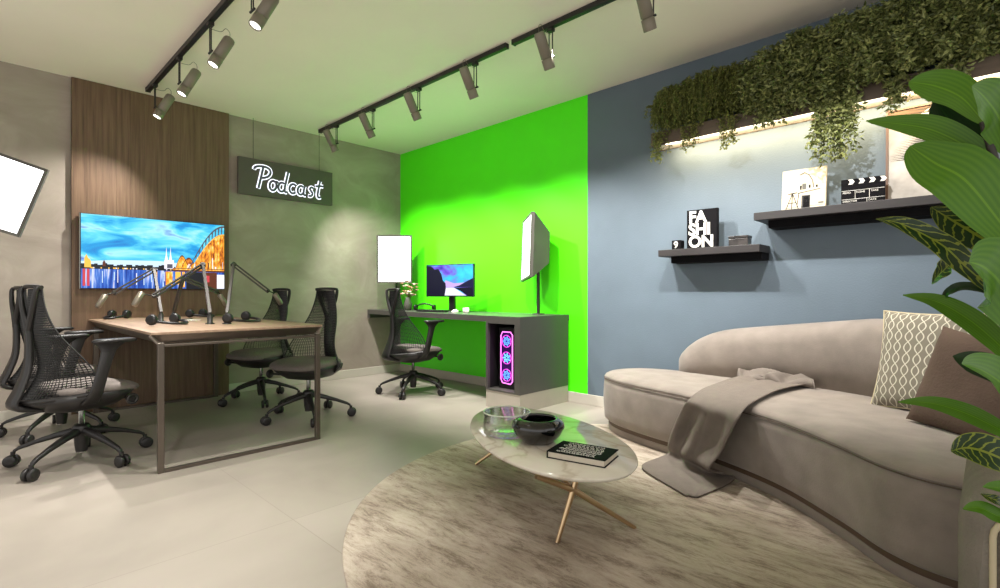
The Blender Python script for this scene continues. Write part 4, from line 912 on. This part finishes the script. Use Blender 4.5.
for s_ in (-1, 1):
    xa_, xb_ = (-.475, -.275) if s_ < 0 else (.275, .475)
    a_ = rbox(xa_, xb_, -.30, .30, .06, .60, .085).build('arm', M['armfab'], ac)
    ring = []
    for cx_, cz_, a0 in ((xb_-.07, .60-.10, 0), (xa_+.10, .60-.10, 90)):
        for k in range(6): a = math.radians(a0+90*k/5); ring.append(Vector((cx_+.045*math.cos(a), -.302, cz_+.045*math.sin(a))))
    ring = [Vector((xb_-.025, -.302, .08))]+ring+[Vector((xa_+.055, -.302, .08))]
    MB().tube(ring, .006, n=8).build('piping', M['piping'], a_); MB().add([p+Vector((0, -.001, 0)) for p in ring], [tuple(range(len(ring)))]).build('front_panel', M['armdark'], a_)
rbox(-.275, .275, -.28, .16, .10, .40, .06).build('seat', M['armfab'], ac); rbox(-.275, .275, .14, .32, .10, .70, .08).build('backrest', M['armfab'], ac)
for sx in (-1, 1):
    for sy in (-1, 1): MB().lathe([(.014,0),(.02,.06)], c=(sx*.40, sy*.24, 0), n=12).build('leg', M['black'], ac)

# ------------------------------------------------------------------ potted plant at the right edge
PB = Vector((5.66, -2.80, 0)); pl = empty('potted_plant', PB, 0, 'tall potted plant with broad glossy green and yellow veined leaves at the right edge', 'potted plant')
MB().lathe([(.11,0),(.13,.01),(.16,.30),(.165,.32),(.15,.32),(.145,.29)], n=32, cap1=False).build('pot', M['pot'], pl)
MB().lathe([(.147,.28),(.148,.29),(.01,.30)], n=32).build('soil', M['soil'], pl)
topst = at(983, 122, .86)-PB
stem_pts = catmull([(0,0,.28), (.0,.01,.6), tuple((at(1030, 330, .80)-PB)), tuple((at(1002, 190, .84)-PB)), tuple(topst)], 6)
MB().tube(stem_pts, [.011-.006*i/(len(stem_pts)-1) for i in range(len(stem_pts))], n=8).build('stem', M['stem'], pl)
def near_stem(p): return min(stem_pts, key=lambda q_: (q_-p).length)
def bleaf(pts, wpx, m, depths, face=(0,0,1), curl=.25, shape=1.0, name='leaf', wav=0):
    """midrib through view rays at true depths; width in metres; real bent blade"""
    n0 = len(pts); P = [at(px, py, d_)-PB for (px, py), d_ in zip(pts, depths)]
    P = catmull(P, 8); n = len(P)-1; g = MB(); K = 8; vs = []; uvs = []; 
    for i, p in enumerate(P):
        f = i/n; t_ = (P[min(i+1, n)]-P[max(i-1, 0)]).normalized()
        view = (CAM-PB-p).normalized(); fn = (Vector(face)*.6+view).normalized(); sd = t_.cross(fn).normalized(); up = sd.cross(t_)
        w = wpx*1.06*(math.sin(PI*min(1, f**(shape*.9+.1)*.96))**.95 if f > 0 else 0)
        w = max(w, .0015)
        for k in range(K+1):
            u = k/K*2-1; vs.append(p+sd*(u*w)+up*(abs(u)**1.3*w*curl+wav*w*math.sin(f*14+u))); uvs.append((k/K, f))
    fs = [(i*(K+1)+k, i*(K+1)+k+1, (i+1)*(K+1)+k+1, (i+1)*(K+1)+k) for i in range(n) for k in range(K)]
    g.add(vs, fs, 0, True, uvs); lo = g.build(name, m, pl)
    e = P[-1]; q_ = near_stem(e)
    pe = MB(); pe.tube([e, (e+q_)/2-Vector((0,0,.01)), q_], .0035, n=6); pe.build('petiole', M['stem'], lo)
BL, BD, CR = M['bigleaf'], M['bigleafd'], M['croton']
D = .86
bleaf([(909,82),(935,86),(962,98),(985,124)], .031, BL, [.98,.95,.91,.86], shape=.8)
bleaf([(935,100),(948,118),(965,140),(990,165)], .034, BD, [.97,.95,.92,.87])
bleaf([(972,86),(985,98),(1000,120),(1010,155)], .034, BL, [.80,.81,.83,.85], shape=.9)
bleaf([(866,121),(900,124),(935,131),(975,152),(1005,180)], .024, BL, [1.0,.96,.92,.88,.85])
bleaf([(910,146),(935,163),(965,180),(1000,222),(1030,262)], .047, BL, [.92,.89,.86,.83,.80], shape=.75, curl=.18)
bleaf([(876,219),(905,225),(940,244),(970,270),(1020,312)], .019, CR, [.96,.93,.90,.86,.81], name='croton_leaf', wav=.1)
bleaf([(931,207),(955,222),(985,240),(1020,262)], .030, CR, [.96,.92,.88,.83], name='croton_leaf')
bleaf([(932,284),(942,272),(960,262),(1015,275)], .015, CR, [.95,.92,.89,.82], name='croton_leaf')
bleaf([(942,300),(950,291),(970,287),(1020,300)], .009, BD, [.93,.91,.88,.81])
bleaf([(969,262),(985,268),(1005,290),(1030,340)], .052, BL, [.78,.78,.79,.79], shape=.8)
bleaf([(903,295),(935,301),(968,319),(1000,346),(1030,380)], .019, BL, [.97,.93,.88,.83,.80])
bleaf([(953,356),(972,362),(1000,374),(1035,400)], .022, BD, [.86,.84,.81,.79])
bleaf([(962,364),(985,372),(1010,392),(1035,430)], .034, BL, [.76,.77,.78,.79])
bleaf([(898,402),(930,403),(965,413),(1000,430),(1035,450)], .016, BL, [.93,.90,.87,.83,.80])
bleaf([(951,451),(970,448),(1000,458),(1040,480)], .027, CR, [.84,.82,.80,.78], name='croton_leaf')
bleaf([(963,509),(980,508),(1005,518),(1050,520)], .012, BL, [.80,.79,.78,.76])
bleaf([(983,487),(1000,488),(1020,494),(1050,500)], .012, BL, [.78,.78,.77,.76])
bleaf([(981,494),(995,500),(1015,508),(1050,512)], .009, CR, [.79,.78,.78,.76], name='croton_leaf')

# ------------------------------------------------------------------ lights
w = bpy.data.worlds.new('world'); bpy.context.scene.world = w; w.use_nodes = True
w.node_tree.nodes['Background'].inputs[0].default_value = (1, .98, .955, 1); w.node_tree.nodes['Background'].inputs[1].default_value = .88
def area(loc, dirv, sx, sy, e, col=(1, .95, .88)):
    l = bpy.data.lights.new('room_light', 'AREA'); l.shape = 'RECTANGLE'; l.size = sx; l.size_y = sy; l.energy = e; l.color = col
    o = bpy.data.objects.new('room_light', l); C.objects.link(o); o.location = loc; o.rotation_euler = Vector(dirv).to_track_quat('-Z', 'Y').to_euler()
spot_light((4.6, -4.1, 2.7), (-1.9, -.0, -2.2), 80, 80, .5, .06)
spot_light((3.4, -1.19, 2.6), (.5, .55, -1.2), 75, 70, .6, .04)

# ------------------------------------------------------------------ camera
cd = bpy.data.cameras.new('camera'); cd.sensor_width = 36; cd.lens = 36*FL/1000; cd.shift_y = -.001; cd.clip_start = .02
co = bpy.data.objects.new('camera', cd); C.objects.link(co); co.location = CAM; co.rotation_euler = (PI/2, 0, math.atan2(.6931, .7208))
bpy.context.scene.camera = co
sc = bpy.context.scene; sc.view_settings.view_transform = 'Standard'; sc.view_settings.look = 'None'; sc.view_settings.exposure = 0.55
